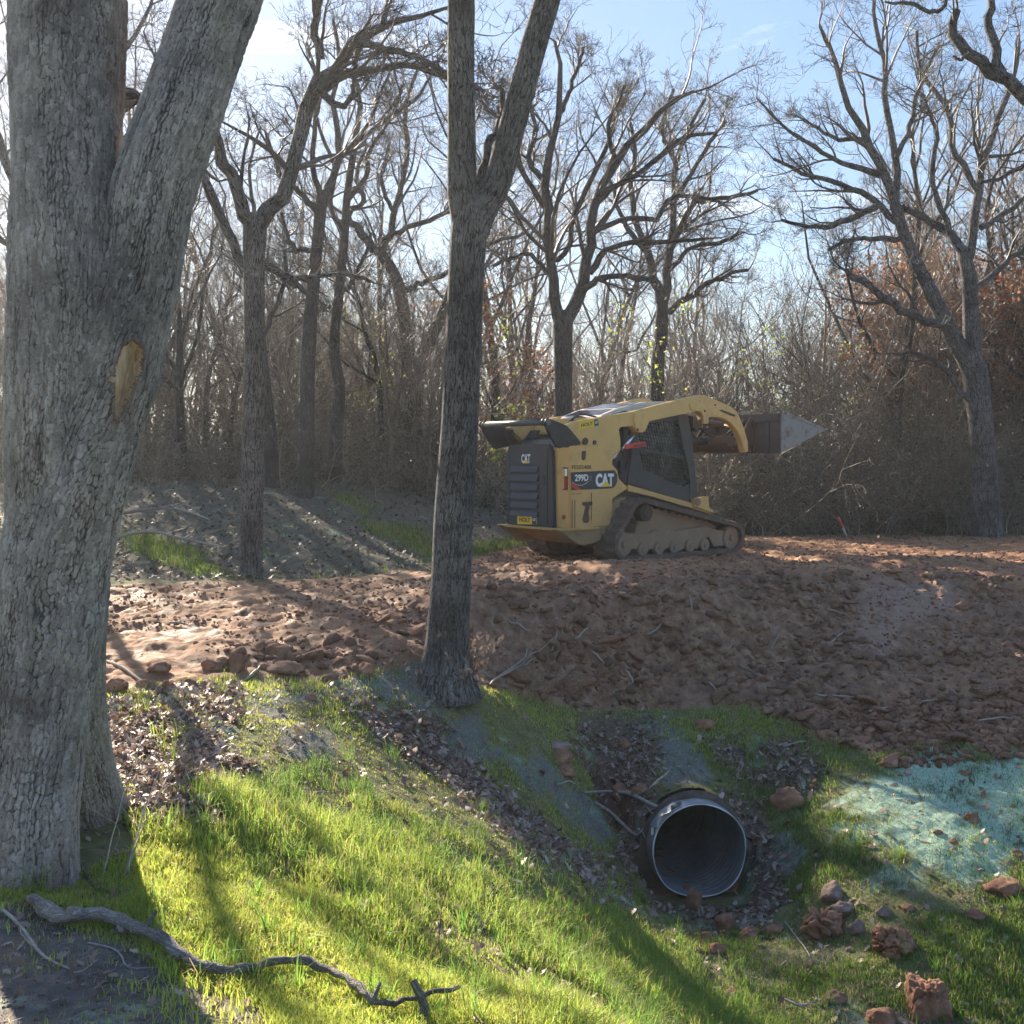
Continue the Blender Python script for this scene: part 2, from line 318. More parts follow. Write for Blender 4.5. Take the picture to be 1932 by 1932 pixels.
# coarse evaluation then bilinear refine would blur; evaluate directly
ZZ = h0(XX, YY)
POLY = dict(
 dirt=[(-500,1135),(200,1109),(475,1099),(640,1089),(800,1072),(900,1052),(1000,1032),(1250,1022),(1400,1011),(3000,1006),(3000,1440),(1932,1415),(1800,1402),(1650,1425),(1560,1400),(1480,1352),(1400,1335),(1250,1332),(1130,1335),(1000,1318),(900,1288),(820,1245),(760,1255),(700,1272),(600,1285),(480,1282),(350,1292),(200,1310),(-500,1335)],
 turq=[(1560,1520),(1640,1470),(1760,1430),(1932,1395),(2400,1380),(2400,1700),(1932,1672),(1830,1680),(1760,1640),(1650,1580),(1580,1560)],
 mulch1=[(520,1250),(700,1250),(790,1235),(885,1285),(875,1325),(820,1335),(700,1322),(540,1305)],
 mulch2=[(850,1350),(895,1345),(960,1410),(1040,1440),(1150,1545),(1140,1580),(1060,1510),(960,1450),(870,1430)],
 mulch3=[(1215,1348),(1290,1372),(1340,1440),(1330,1500),(1258,1500),(1262,1450),(1230,1390)],
 mulch4=[(1440,1620),(1475,1580),(1500,1600),(1480,1640)],
 mulch5=[(1880,1420),(1990,1420),(1990,1500),(1890,1500)],
 mulch6=[(420,1250),(560,1250),(600,1320),(480,1345),(420,1330)], mulch7=[(500,1370),(620,1370),(640,1420),(560,1440)],
 soil1=[(-300,1700),(60,1690),(200,1760),(330,1830),(520,1880),(600,2050),(-300,2050)],
 soil2=[(1560,1910),(1700,1905),(1850,1925),(1850,2000),(1540,2000)],
 leaf1=[(150,1250),(430,1255),(470,1330),(430,1380),(500,1450),(430,1500),(150,1500)],
 leaf2=[(640,1320),(830,1350),(950,1480),(1050,1560),(1190,1660),(1130,1665),(1000,1590),(860,1490),(740,1410)],
 leaf3=[(1090,1340),(1230,1360),(1262,1440),(1240,1500),(1215,1600),(1190,1700),(1160,1620),(1180,1530),(1090,1430)],
 leaf4=[(1350,1500),(1430,1520),(1480,1640),(1500,1700),(1430,1730),(1390,1720),(1410,1620)],
 leaf7=[(1190,1610),(1230,1680),(1300,1705),(1400,1700),(1470,1690),(1460,1740),(1330,1745),(1230,1715)],
 lawn=[(240,1560),(420,1600),(640,1720),(820,1830),(960,1932),(960,2150),(250,2150),(300,1830),(250,1680)],
 leaf5=[(1340,1400),(1500,1390),(1560,1440),(1540,1500),(1420,1500)],
 leaf6=[(230,1480),(380,1490),(440,1560),(330,1580),(250,1560)],
 red=[(1120,1430),(1200,1450),(1215,1560),(1170,1560)],
 pale=[(1640,1100),(1790,1100),(1800,1160),(1720,1180),(1670,1250),(1620,1200)],
 gback1=[(620,938),(665,936),(720,965),(700,972)], gback4=[(690,985),(800,1000),(830,1040),(800,1055),(720,1010)], gback2=[(230,1010),(300,1015),(390,1060),(440,1088),(380,1085),(260,1045)], gback3=[(880,1035),(990,1015),(1005,1036),(900,1055)])
def inpoly(px, py, poly, soft=14):
    inside = np.zeros(px.shape, bool); dmin = np.full(px.shape, 1e9); n = len(poly)
    for i in range(n):
        x1, y1 = poly[i]; x2, y2 = poly[(i + 1) % n]
        c = ((y1 > py) != (y2 > py)) & (px < (x2 - x1) * (py - y1) / ((y2 - y1) or 1e-9) + x1); inside ^= c
        dx, dy = x2 - x1, y2 - y1; t = np.clip(((px - x1) * dx + (py - y1) * dy) / (dx * dx + dy * dy + 1e-9), 0, 1)
        dmin = np.minimum(dmin, np.hypot(px - x1 - t * dx, py - y1 - t * dy))
    sd_ = np.where(inside, dmin, -dmin)
    return np.clip(sd_ / soft * .5 + .5, 0, 1)
def zones(x, y, z):
    """-> dict of weights at points"""
    sh = x.shape; x = x.ravel(); y = y.ravel(); z = z.ravel()
    px, py = proj(np.stack([x, y, z], -1))
    jx = fbm(x * 1.7, y * 1.7, o=4, s=3) * 34; jy = fbm(x * 1.7 + 40, y * 1.7, o=4, s=4) * 22
    far = np.clip(y / 12, .2, 1.0)
    near = y > 2.0
    qx, qy = px + jx, py + jy * np.clip(1.4 - y / 14, .08, 1)
    Z = {k: np.where(near, inpoly(qx, qy, v, 16), 0) for k, v in POLY.items()}
    Z['dirt'] = np.where(near, inpoly(px + jx * .6, py + jy * .5 * np.clip(1.4 - y / 14, .05, 1), POLY['dirt'], 5), 0)
    dirt = Z['dirt']
    turq = np.clip((inpoly(px + jx * 1.6, py + jy * 1.6, POLY['turq'], 60) * 1.5 + 1.6 * fbm(x * 2.6, y * 2.6, o=6, s=31, g=.65) - .5) * 1.7, 0, 1) * near
    mulch = np.maximum.reduce([Z['mulch%d' % i] for i in (1, 2, 3, 4, 5, 6, 7)])
    soil = np.maximum(Z['soil1'], Z['soil2'])
    leaf = np.maximum.reduce([Z['leaf%d' % i] for i in (1, 2, 3, 4, 5, 6, 7)])
    gb = np.maximum.reduce([Z['gback1'], Z['gback2'], Z['gback3'], Z['gback4']])
    back = ((y > 13) & (py < 1100)).astype(float) * (1 - dirt)
    leaf = np.maximum(leaf, back * (1 - gb)); leaf = leaf * (1 - dirt) * (1 - turq)
    soil = soil * (1 - leaf) * (1 - dirt); mulch = .8 * (1 - dirt) * np.clip((mulch * 1.3 + 1.5 * fbm(x * 3, y * 3, o=6, s=37, g=.65) - .3) * 1.8, 0, 1) * (mulch > .02)
    red = np.maximum(Z['red'], 0)
    grass = np.clip(1 - np.maximum.reduce([dirt, turq * .75, mulch * .85, soil * .93, leaf * .85, red]), 0, 1)
    far_wild = (y > 40) | (y < 2.0)
    return {k: v.reshape(sh) for k, v in dict(dirt=dirt, turq=turq * (1 - dirt), mulch=mulch, soil=soil, leaf=leaf, red=red, pale=Z['pale'], lawn=Z['lawn'], grass=grass, px=px, py=py, z1=Z['soil1']).items()}
ZN = zones(XX, YY, ZZ)
# slope of the smooth ground -> rough the bank
gy, gx = np.gradient(ZZ, GY, GX); slope = np.hypot(gx, gy)
nearw = np.clip(1.6 - YY / 26, 0, 1) * (np.abs(XX) < 14) * (YY > -2)
f1, f2, cid = worley(XX * 4.2 + .5 * fbm(XX * 3, YY * 3, s=8), YY * 4.2, s=2)
g1, g2, cid2 = worley(XX * 11, YY * 11, s=12)
bank = ZN['dirt'] * np.clip((slope - .12) * 4, 0, 1)
rutd = (XX * .78 + YY * .62); rutc = (-XX * .62 + YY * .78)      # along / across the way the loader drives
rut = np.clip(vnoise(rutc * 4.0, rutd * .25, s=40), -.4, 1) * .035
cleat = vnoise(rutd * 9, rutc * 1.2, s=44) * .012
padm = ZN['dirt'] * (1 - np.clip((slope - .12) * 4, 0, 1))
ZZ = ZZ + nearw * (bank * ((cid - .5) * .06 * np.clip(fbm(XX * .9, YY * .9, s=23) * 3, .0, 1.3) + fbm(XX * 1.3, YY * 1.3, s=24) * .12 + np.clip((f2 - f1) * 2, 0, 1) * .015 + (cid2 - .5) * .03 * np.clip(fbm(XX * 1.5, YY * 1.5, s=25) * 3, 0, 1.2) + fbm(XX * 8, YY * 8, o=5, s=21, g=.65) * .05)
    + padm * (rut + cleat + fbm(XX * 5, YY * 5, o=5, s=50) * .05 + (cid2 - .5) * .03 * (fbm(XX * 1.2, YY * 1.2, s=53) + .6))
    + (1 - ZN['dirt']) * (fbm(XX * 2.2, YY * 2.2, o=5, s=60) * .045 + fbm(XX * 14, YY * 14, o=3, s=61) * .010)
    + ZN['turq'] * fbm(XX * 9, YY * 9, o=3, s=65) * .02 - ZN['red'] * .14)
# the far ground rolls a little
ZZ = ZZ + np.where((YY > 40) | (np.abs(XX) > 30), fbm(XX * .05, YY * .05, s=70) * 1.2, 0)
# keep the ground out of the culvert mouth
PIPE_R = .40
PM = P(1315, 1600, 8.95); PAX = nrm(np.array([-.17, .985, .015])); 
dl = np.stack([XX - PM[0], YY - PM[1]], -1); al = dl @ PAX[:2] / np.linalg.norm(PAX[:2]); ac = np.abs(dl[..., 0] * PAX[1] - dl[..., 1] * PAX[0])
mouth = (ac < .55) & (al > -.75) & (al < .12)
tgt = PM[2] - PIPE_R - .02 + np.clip((ac - .36) * 1.5, 0, 1) + np.clip(-al * .05, 0, 1)
ZZ = np.where(mouth, np.minimum(ZZ, tgt), ZZ)
over = (ac < PIPE_R + .03) & (al >= .16) & (al < 3.5)
top = PM[2] + PAX[2] * al + np.sqrt(np.clip((PIPE_R + .05) ** 2 - ac ** 2, 0, 1))
ZZ = np.where(over, np.maximum(ZZ, top), ZZ)
slot = (ac < PIPE_R + .03) & (al >= .12) & (al < .16)
ZZ = np.where(slot, top, ZZ)
def H(x, y):
    x = np.asarray(x, float); y = np.asarray(y, float)
    i = np.clip(np.searchsorted(GX, x) - 1, 0, len(GX) - 2); j = np.clip(np.searchsorted(GY, y) - 1, 0, len(GY) - 2)
    u = np.clip((x - GX[i]) / (GX[i + 1] - GX[i]), 0, 1); v = np.clip((y - GY[j]) / (GY[j + 1] - GY[j]), 0, 1)
    return ZZ[j, i] * (1 - u) * (1 - v) + ZZ[j, i + 1] * u * (1 - v) + ZZ[j + 1, i] * (1 - u) * v + ZZ[j + 1, i + 1] * u * v
def ZW(k, x, y):
    i = np.clip(np.searchsorted(GX, x), 0, len(GX) - 1); j = np.clip(np.searchsorted(GY, y), 0, len(GY) - 1); return ZN[k][j, i]
def hit(px, py, d0=2.5, d1=45):
    px = np.atleast_1d(np.asarray(px, float)); py = np.atleast_1d(np.asarray(py, float)); r = ray(px, py); r = r / r[:, 1:2]
    D = np.full(len(px), d0); ok = np.zeros(len(px), bool)
    t = d0
    while t < d1:
        p = r * t + np.array([0, 0, EYE]); b = (p[:, 2] < H(p[:, 0], p[:, 1])) & ~ok
        D[b] = t; ok |= b; t *= 1.003
    D[~ok] = d1
    p = r * D[:, None] + np.array([0, 0, EYE]); p[:, 2] = H(p[:, 0], p[:, 1]); return p
ny, nx = XX.shape
idx = np.arange(nx * ny).reshape(ny, nx)
FQ = np.stack([idx[:-1, :-1], idx[:-1, 1:], idx[1:, 1:], idx[1:, :-1]], -1).reshape(-1, 4)
hole = (ac < PIPE_R + .005) & (al > .055) & (al < .20)
FQ = FQ[~(hole.ravel()[FQ].all(1))]
z1 = np.stack([ZN['dirt'], ZN['turq'], ZN['mulch']], -1).reshape(-1, 3)
z2 = np.stack([ZN['leaf'], ZN['soil'], np.maximum(ZN['pale'], 0)], -1).reshape(-1, 3)
z3 = np.stack([bank, ZN['red'], ZN['grass']], -1).reshape(-1, 3)
me = mesh_np('ground', np.stack([XX, YY, ZZ], -1).reshape(-1, 3), [FQ], True, None, {'za': z1, 'zb': z2, 'zc': z3})
m, t, b = newmat('ground')
p = geoco(t)
def att(nm):
    a = t.nodes.new('ShaderNodeAttribute'); a.attribute_name = nm; s_ = t.nodes.new('ShaderNodeSeparateColor'); t.links.new(a.outputs['Color'], s_.inputs[0]); return s_.outputs
za, zb, zc = att('za'), att('zb'), att('zc')
nf = noise(t, p, 9, 6, .62); nb = noise(t, p, 1.1, 5, .6); nff = noise(t, p, 60, 4, .7)
gr = ramp(t, nf, (.3, (.06, .065, .022)), (.5, (.13, .135, .045)), (.7, (.20, .155, .09)))
leafc = ramp(t, nff, (.3, (.05, .035, .026)), (.5, (.115, .08, .06)), (.68, (.21, .155, .125)))
soilc = ramp(t, nf, (.3, (.07, .06, .052)), (.55, (.14, .12, .105)), (.75, (.23, .15, .10)))
mul = ramp(t, noise(t, p, 40, 5, .75), (.3, (.075, .08, .076)), (.5, (.15, .16, .152)), (.7, (.25, .26, .245)))
turq = ramp(t, noise(t, p, 34, 6, .78), (.28, (.14, .20, .13)), (.46, (.30, .42, .30)), (.66, (.48, .62, .46)))
drt = ramp(t, nf, (.28, (.115, .057, .034)), (.5, (.235, .128, .077)), (.72, (.38, .24, .155)))
drtp = ramp(t, noise(t, p, 3.2, 6, .65), (.3, (.17, .07, .035)), (.5, (.33, .155, .07)), (.7, (.48, .27, .135)))
dd = mixc(t, zc[0], drtp, drt)
dd = mixc(t, math_(t, 'MULTIPLY', zb[2], math_(t, 'MULTIPLY', nb, .9)), dd, (.36, .25, .2))
sxx = t.nodes.new('ShaderNodeSeparateXYZ'); t.links.new(p, sxx.inputs[0]); bk_ = nd(t, 'ShaderNodeMapRange'); bk_.inputs[1].default_value = 12; bk_.inputs[2].default_value = 14; t.links.new(sxx.outputs[1], bk_.inputs[0])
leafc = mixc(t, bk_.outputs[0], leafc, ramp(t, nff, (.3, (.06, .05, .032)), (.5, (.115, .10, .062)), (.68, (.18, .15, .10))))
c = gr
c = mixc(t, zb[0], c, leafc); c = mixc(t, zb[1], c, soilc); c = mixc(t, za[2], c, mul); c = mixc(t, za[1], c, turq); c = mixc(t, zc[1], c, (.14, .075, .05)); c = mixc(t, za[0], c, dd)
t.links.new(c, b.inputs['Base Color'])
# wet smeared clay on the driven way is smoother
wet = math_(t, 'MULTIPLY', za[0], math_(t, 'SUBTRACT', 1.0, zc[0]))
smear = ramp(t, noise(t, p, 2.0, 5, .6, .6), (.45, (.85, .85, .85)), (.7, (.5, .5, .5)))
rg = mixc(t, wet, (.95, .95, .95), smear); t.links.new(rg, b.inputs['Roughness'])
bp = bump(t, b, nf, .7, .03); bump(t, b, nff, .8, .008, bp)
ground = link('ground', me, m); tag(ground, kind='structure')
# ------------------------------------------------------------------ trees
def grow(P0, D0, L, R0, n, wob, up, tip=.25):
    M = len(P0); Pt = np.empty((M, n, 3)); Pt[:, 0] = P0; d = nrm(D0.copy())
    st = (L / (n - 1))[:, None]
    for i in range(1, n):
        d = nrm(d + rng.normal(0, wob, (M, 3)) + np.array([0, 0, up])); Pt[:, i] = Pt[:, i - 1] + d * st
    R = R0[:, None] * np.linspace(1, tip, n)[None, :]
    return Pt, R
def sprout(Pt, R, L, k, lo, hi, lf, rf, amin=22, amax=62, rmin=.003, lmin=.1):
    """k children per branch"""
    M, n, _ = Pt.shape
    t = rng.uniform(lo, hi, (M, k)); t[:, 0] = hi; f = t * (n - 1); i = np.minimum(f.astype(int), n - 2); u = (f - i)[..., None]
    ar = np.arange(M)[:, None]
    p = Pt[ar, i] * (1 - u) + Pt[ar, i + 1] * u; T = nrm(Pt[ar, i + 1] - Pt[ar, i]); r = R[ar, i]
    q = nrm(np.cross(T, rng.normal(size=T.shape))); a = np.radians(rng.uniform(amin, amax, (M, k)))[..., None]
    d = T * np.cos(a) + q * np.sin(a)
    ln = np.maximum(L[:, None] * lf * (1.15 - .6 * t) * rng.uniform(.6, 1.25, (M, k)), lmin)
    rr = np.maximum(np.minimum(r * rf, ln * .03 + rmin * .5), rmin)
    return p.reshape(-1, 3), d.reshape(-1, 3), ln.ravel(), rr.ravel()
def crown(bag, Pt, R, L, ks=(7, 6, 5), lf=(.45, .5, .5), wob=.26, up=.06, rmin=.004, lo=.2, rf=.5):
    segs = [8, 6, 4, 3]; sides = [5, 4, 3, 3]; wobs = [.15, .17, .2, .2]
    for lv, k in enumerate(ks):
        p0, d0, ln, rr = sprout(Pt, R, L, k, lo if lv == 0 else .15, 1.0, lf[lv], rf, rmin=rmin)
        Pt, R = grow(p0, d0, ln, rr, segs[lv], wobs[lv], up); L = ln
        bag.tubes(Pt, R, sides[lv])
    return Pt
def trace(path, D, dd=0., n=14):
    a = np.array(path, float); a = resample(a, n)
    D = D + np.linspace(0, dd, n)
    X = P(a[:, 0], a[:, 1], D); return X, a[:, 2] * D / FP
def oak(name, label, D, trunks, limbs, ks=(7, 6, 5), lf=(.48, .6, .65), mt=None, group=None, sides=14, rmin=.0038, dens=None):
    mt = mt or M_BARKMID
    X0, _ = trace(trunks[0], D); base = X0[0].copy(); zg = float(H(base[0], base[1])); base[2] = zg
    t = empty(name, base, label, 'tree', group)
    bg_ = Bag()
    for tr in trunks:
        X, R = trace(tr, D, 0, 24)
        if tr is trunks[0]:
            X[0, 2] = min(X[0, 2], zg - .12); R = R.copy(); R[0] *= 1.1
        X = X + rng.normal(0, .004, X.shape) * R[:, None] * 4
        bg_.tubes(X[None], R[None], sides, (0, 1, 0))
    tw = Bag(); Ps = []; Rs = []
    for lm in limbs:
        path, dd = lm
        X, R = trace(path, D, dd, 14); X[1:] += rng.normal(0, .35, X[1:].shape) * R[1:, None]
        bg_.tubes(X[None], R[None], 8, (0, 1, 0)); Ps.append(X); Rs.append(R)
    Ps = np.array(Ps); Rs = np.array(Rs); L = np.linalg.norm(np.diff(Ps, axis=1), axis=-1).sum(1)
    sel = L > 1.1; crown(tw, Ps[sel], Rs[sel], np.minimum(L[sel], 4.5), tuple(ks) + (3,), tuple(lf) + (.7,), rmin=rmin)
    link('trunk', bg_.mesh('trunk', base), mt, t)
    link('crown', tw.mesh('crown', base, False), M_TWIG, t)
    return t
# foreground twin-trunked oak, bark plates modelled as relief
def mat_relief():
    m, t, b = newmat('bark_relief')
    a = t.nodes.new('ShaderNodeAttribute'); a.attribute_name = 'bark'; s_ = t.nodes.new('ShaderNodeSeparateColor'); t.links.new(a.outputs['Color'], s_.inputs[0])
    o = objco(t)
    plate = ramp(t, s_.outputs[1], (0, (.23, .20, .175)), (.5, (.37, .33, .295)), (1, (.55, .50, .455)))
    c = mixc(t, ramp(t, s_.outputs[0], (.05, (0, 0, 0)), (.34, (1, 1, 1))), (.045, .037, .033), plate)
    big = ramp(t, noise(t, o, 1.9, 6, .62), (.36, (.42, .41, .42)), (.5, (.9, .9, .9)), (.66, (1.15, 1.14, 1.12)))
    c = mixc(t, 1.0, c, big, 'MULTIPLY')
    c = mixc(t, ramp(t, noise(t, o, 70, 4, .7), (.3, (.55, .55, .55)), (.6, (0, 0, 0))), c, (.10, .09, .085))
    c = mixc(t, ramp(t, noise(t, o, 38, 3, .6), (.62, (0, 0, 0)), (.72, (.6, .6, .6))), c, (.50, .51, .49))
    c = mixc(t, math_(t, 'MULTIPLY', s_.outputs[2], .75), c, (.17, .085, .055))
    t.links.new(c, b.inputs['Base Color']); b.inputs['Roughness'].default_value = .92
    bump(t, b, noise(t, o, 130, 5, .7), .8, .006)
    return m
M_RELIEF = mat_relief()
def relief_trunk(path, D, su, sv, seed, n=1050, sides=420, wound=None, dd=None):
    a = resample(np.array(path, float), n); Dn = D if dd is None else resample(np.stack([np.array(dd, float)] * 2, -1), n)[:, 0]
    X = P(a[:, 0], a[:, 1], Dn); R = a[:, 2] * Dn / FP
    V, Q, U = tubes(X[None], R[None], sides, (0, 1, 0))
    ctr = np.repeat(X, sides + 1, axis=0); nr = nrm(V - ctr)
    th = np.arctan2(U[:, 0] - U[:, 0].min(), 1) * 0; ring = np.tile(np.arange(sides + 1), n) / sides
    rb = np.repeat(R, sides + 1)
    u = U[:, 0]; v = U[:, 1]
    # blend the pattern across the seam (it faces away) by mirroring
    um = np.where(ring > .5, u, u)
    wu = um + .012 * fbm(um * 12, v * 9, o=3, s=seed) ; wv = v + .02 * fbm(um * 14, v * 6, o=3, s=seed + 3)
    f1, f2, cid = worley(wu * su, wv * sv, s=seed)
    jag = .006 * fbm(um * 55, v * 40, o=2, s=seed + 50)
    f1, f2, cid = worley((wu + jag) * su, (wv + jag) * sv, s=seed)
    uc = (wu + jag) * 58 + .45 * vnoise(wu * 9, wv * 5, s=seed + 40) + .5 * vnoise(wu * 26, wv * 12, s=seed + 42); fu = uc - np.floor(uc); eu = np.minimum(fu, 1 - fu) * 2
    fst = np.clip(vnoise(wu * 40, wv * 8, s=seed + 55) * 1.2 + .65, .1, 1)
    edge = np.clip((f2 - f1) * 3.2 + .08, 0, 1) * np.clip(eu * 2.1 + .7 * (1 - fst), 0, 1) * np.clip(.5 + 1.1 * (vnoise(wu * 30, wv * 7, s=seed + 47) * .5 + .5), 0, 1)
    rg = vnoise(wu * 24, wv * 2.2, s=seed + 9) * .5 + .5
    rg2 = np.clip(vnoise(wu * 46 + 3, wv * 5, s=seed + 19) * .5 + .5, 0, 1)
    hgt = np.sqrt(edge) * (.55 + .45 * cid) * (.45 + .55 * rg) + .25 * rg2
    lump = fbm(nr[:, 0] * 2, nr[:, 2] * 2 + v * 1.6, nr[:, 1] * 2, o=3, s=seed + 5)
    V = V + nr * ((hgt - .6) * .017 + lump * .022)[:, None]
    crack = np.clip(edge * (.35 + .9 * rg) + .15 * (rg2 - .5), 0, 1)
    zmin = V[:, 2].min(); low = np.clip(1 - (V[:, 2] - zmin) / .45, 0, 1) * np.clip(.6 + fbm(u * 9, v * 6, o=3, s=seed + 2), 0, 1)
    col = np.stack([crack, np.clip(cid * .7 + .3 * rg2, 0, 1), low], -1)
    fm = None
    if wound is not None:
        cx, cy, rx, ry, tl = wound; px, py = proj(V); front = nr[:, 1] < 0
        dx = (px - cx) * math.cos(tl) + (py - cy) * math.sin(tl); dy = -(px - cx) * math.sin(tl) + (py - cy) * math.cos(tl)
        ang = np.arctan2(dy, dx); rxe = rx * np.clip(1.02 - .5 * dy / ry, .3, 1.35); rr = np.hypot(dx / rxe, dy / ry) * (1 + .10 * vnoise(ang * 3 + 5, ang * 0 + seed, s=90) + .06 * vnoise(ang * 9, ang * 0, s=92) - .30 * np.exp(-((ang - 2.95 * np.sign(ang + 1e-9)) / .25) ** 2) * 0)
        notch = np.hypot((px - (cx - 26)) / 12, (py - (cy + 2)) / 9)
        rr = np.minimum(rr, np.where(front, notch + .25, 9))
        win = (rr < 1) & front
        smooth_off = -((hgt - .6) * .014)
        V = V + nr * (np.where(win, smooth_off - (.022 + .020 * np.clip(dx / rx, -1, 1)) * np.clip((1 - rr) * 6, 0, 1) + .004 * vnoise(u * 70, v * 8, s=5), np.where(front & (rr < 1.25), .010 * (1.25 - rr) * 4, 0)))[:, None]
        fm = win[Q].sum(1) >= 3
        col[:, 2] = np.where(front & (rr < 1.22), np.maximum(col[:, 2], np.clip((1.22 - rr) * 5, 0, 1)), col[:, 2])
    return V, Q, U, col, fm, X
pA = [(150,1600,108),(140,1545,100),(122,1450,90),(108,1300,86),(108,1100,88),(112,900,92),(118,700,95),(122,500,95),(125,300,97),(128,100,101),(130,0,101),(135,-180,95),(140,-420,88),(150,-700,80)]
pB = [(32,1690,128),(42,1640,108),(47,1550,98),(55,1450,95),(72,1300,96),(90,1200,98),(98,1100,99),(118,1000,98),(145,900,96),(175,800,90),(214,700,84),(238,600,78),(264,500,73),(293,350,72),(335,220,72),(376,100,70),(413,0,70),(470,-160,64),(540,-400,56),(600,-620,50)]
VA = relief_trunk(pA, 4.95, 80, 21, 11, dd=[4.86, 4.85, 4.78, 4.64, 4.52, 4.47, 4.47, 4.5, 4.6, 4.7, 4.75, 4.85, 4.95, 5.05])
VB = relief_trunk(pB, 4.4, 80, 21, 37, wound=(238, 714, 21, 74, .24), dd=[4.2, 4.22, 4.26, 4.31, 4.37, 4.41, 4.44, 4.46, 4.47, 4.48, 4.49, 4.5, 4.52, 4.56, 4.62, 4.7, 4.76, 4.85, 4.95, 5.05])
b0 = P(90, 1620, 4.5); b0[2] = float(H(b0[0], b0[1]))
big = empty('oak_tree', b0, 'huge grey oak with two fused trunks and an oval bare wound, left foreground', 'tree')
for (V, Q, U, col, fm, X), nm in ((VA, 'trunk'), (VB, 'trunk')):
    V = V - b0
    if fm is None: tr = link('trunk', mesh_np('trunk', V, [Q], True, U, {'bark': col}), M_RELIEF, big); tr['label'] = 'upright trunk behind, splayed at its foot'
    else:
        tr = link('trunk', mesh_np('trunk', V, [Q[~fm]], True, U, {'bark': col}), M_RELIEF, big); tr['label'] = 'slanting front trunk with the bare wound'
        m, t, b = newmat('bare_wood'); o = objco(t); mpn = nd(t, 'ShaderNodeMapping', Scale=(1, 1, .12)); mpn.inputs['Rotation'].default_value = (0, -.25, 0); t.links.new(o, mpn.inputs[0])
        c = ramp(t, noise(t, mpn.outputs[0], 60, 4, .6), (.3, (.24, .15, .08)), (.5, (.40, .28, .17)), (.7, (.52, .40, .27)))
        c = mixc(t, ramp(t, noise(t, o, 9, 3), (.5, (0, 0, 0)), (.75, (.7, .7, .7))), c, (.25, .12, .07)); t.links.new(c, b.inputs['Base Color']); b.inputs['Roughness'].default_value = .8
        bump(t, b, noise(t, mpn.outputs[0], 80, 4, .6), .6, .004)
        link('bare_wound', mesh_np('bare_wound', V, [Q[fm]], True, U), m, tr)
bgs = Bag()
X, R = trace([(196, 205, 30), (225, 190, 23), (248, 183, 17), (262, 188, 9)], 4.9, .15, 8); bgs.tubes(X[None], R[None], 16, (0, 1, 0)); link('limb', bgs.mesh('limb', b0), M_BARKBIG, big)
# crown of the big tree: high above the frame, it throws dappled shade
bgs = Bag(); Ps = []; Rs = []
for tip, st_, r in ((VA[5][-1], VA[5][-60], .19), (VB[5][-1], VB[5][-60], .12)):
    for k in range(5):
        a = rng.uniform(0, 6.28); d = np.array([math.cos(a) * .7, math.sin(a) * .6, 1.1]); Pp, Rr = grow(tip[None], d[None], np.array([4.5]), np.array([r * .6]), 12, .14, .03); Ps.append(Pp[0]); Rs.append(Rr[0])
Ps = np.array(Ps); Rs = np.array(Rs); bgs.tubes(Ps, Rs, 8); crown(bgs, Ps, Rs, np.full(len(Ps), 4.5), (3, 4, 3)); link('crown', bgs.mesh('crown', b0, False), M_TWIG, big)

oak('oak_tree', 'slim dark oak forking in two, rooted on grey mulch left of the loader', 9.3,
    [[(842,1300,66),(842,1270,54),(843,1230,44),(847,1170,40),(851,1100,38),(858,950,37),(868,800,35),(874,650,34),(880,500,33),(885,430,34),(889,395,31)],
     [(884,450,30),(880,405,30),(872,350,28),(871,250,26),(869,120,25),(870,0,25),(868,-150,22),(850,-350,18),(840,-560,12)],
     [(892,450,26),(908,400,28),(936,350,26),(963,250,25),(995,130,24),(1032,0,24),(1075,-150,20),(1120,-350,14),(1180,-560,9)]],
    [([(898,380,10),(910,320,9),(925,270,8),(940,235,7),(948,170,5)], .3), ([(868,-150,12),(800,-260,9),(720,-330,6),(640,-420,4)], -.8), ([(1075,-150,12),(1180,-230,9),(1290,-330,6),(1380,-420,4)], -1), ([(850,-350,12),(880,-500,9),(900,-700,5)], 1.0), ([(1110,-330,9),(1090,-480,6),(1100,-650,4)], .8)],
    ks=(5, 5, 4), sides=28)
oak('oak_tree', 'dark oak with a wide forked crown, rooted at the back edge of the mud', 13.5,
    [[(473,1112,25),(474,1080,22),(475,950,21),(478,800,20),(480,650,19),(479,500,20),(481,430,22),(484,405,18)]],
    [([(480,440,16),(466,410,14),(448,360,12),(430,310,11),(412,265,9),(396,225,8),(385,190,6),(380,120,4)], -.5),
     ([(470,560,9),(460,505,10),(435,445,9),(400,372,8),(382,325,7),(376,290,6),(360,220,4)], .8),
     ([(484,430,18),(505,392,16),(532,352,15),(560,312,14),(556,262,14),(575,205,15),(603,160,14),(640,112,12),(682,68,10),(730,45,7),(790,35,5),(850,12,3)], .4),
     ([(604,112,9),(596,60,8),(603,0,7),(625,-70,6),(610,-160,4)], -.5),
     ([(590,178,10),(620,160,9),(665,138,8),(720,130,7),(780,126,6),(850,150,5),(900,162,4)], .9),
     ([(660,85,7),(700,82,7),(760,100,6),(830,132,5),(905,168,4)], -.6),
     ([(600,165,8),(640,200,6),(668,170,5),(672,110,4),(700,60,3)], .6),
     ([(722,45,6),(735,0,5),(760,-60,4)], .6), ([(396,225,5),(350,180,4),(300,120,3),(270,60,2)], .7), ([(495,495,6),(520,515,5),(545,530,5),(556,545,4)], .3), ([(500,500,6),(560,525,5),(640,515,4),(700,530,3)], .8)], ks=(8, 6, 5), lf=(.45, .6, .65))
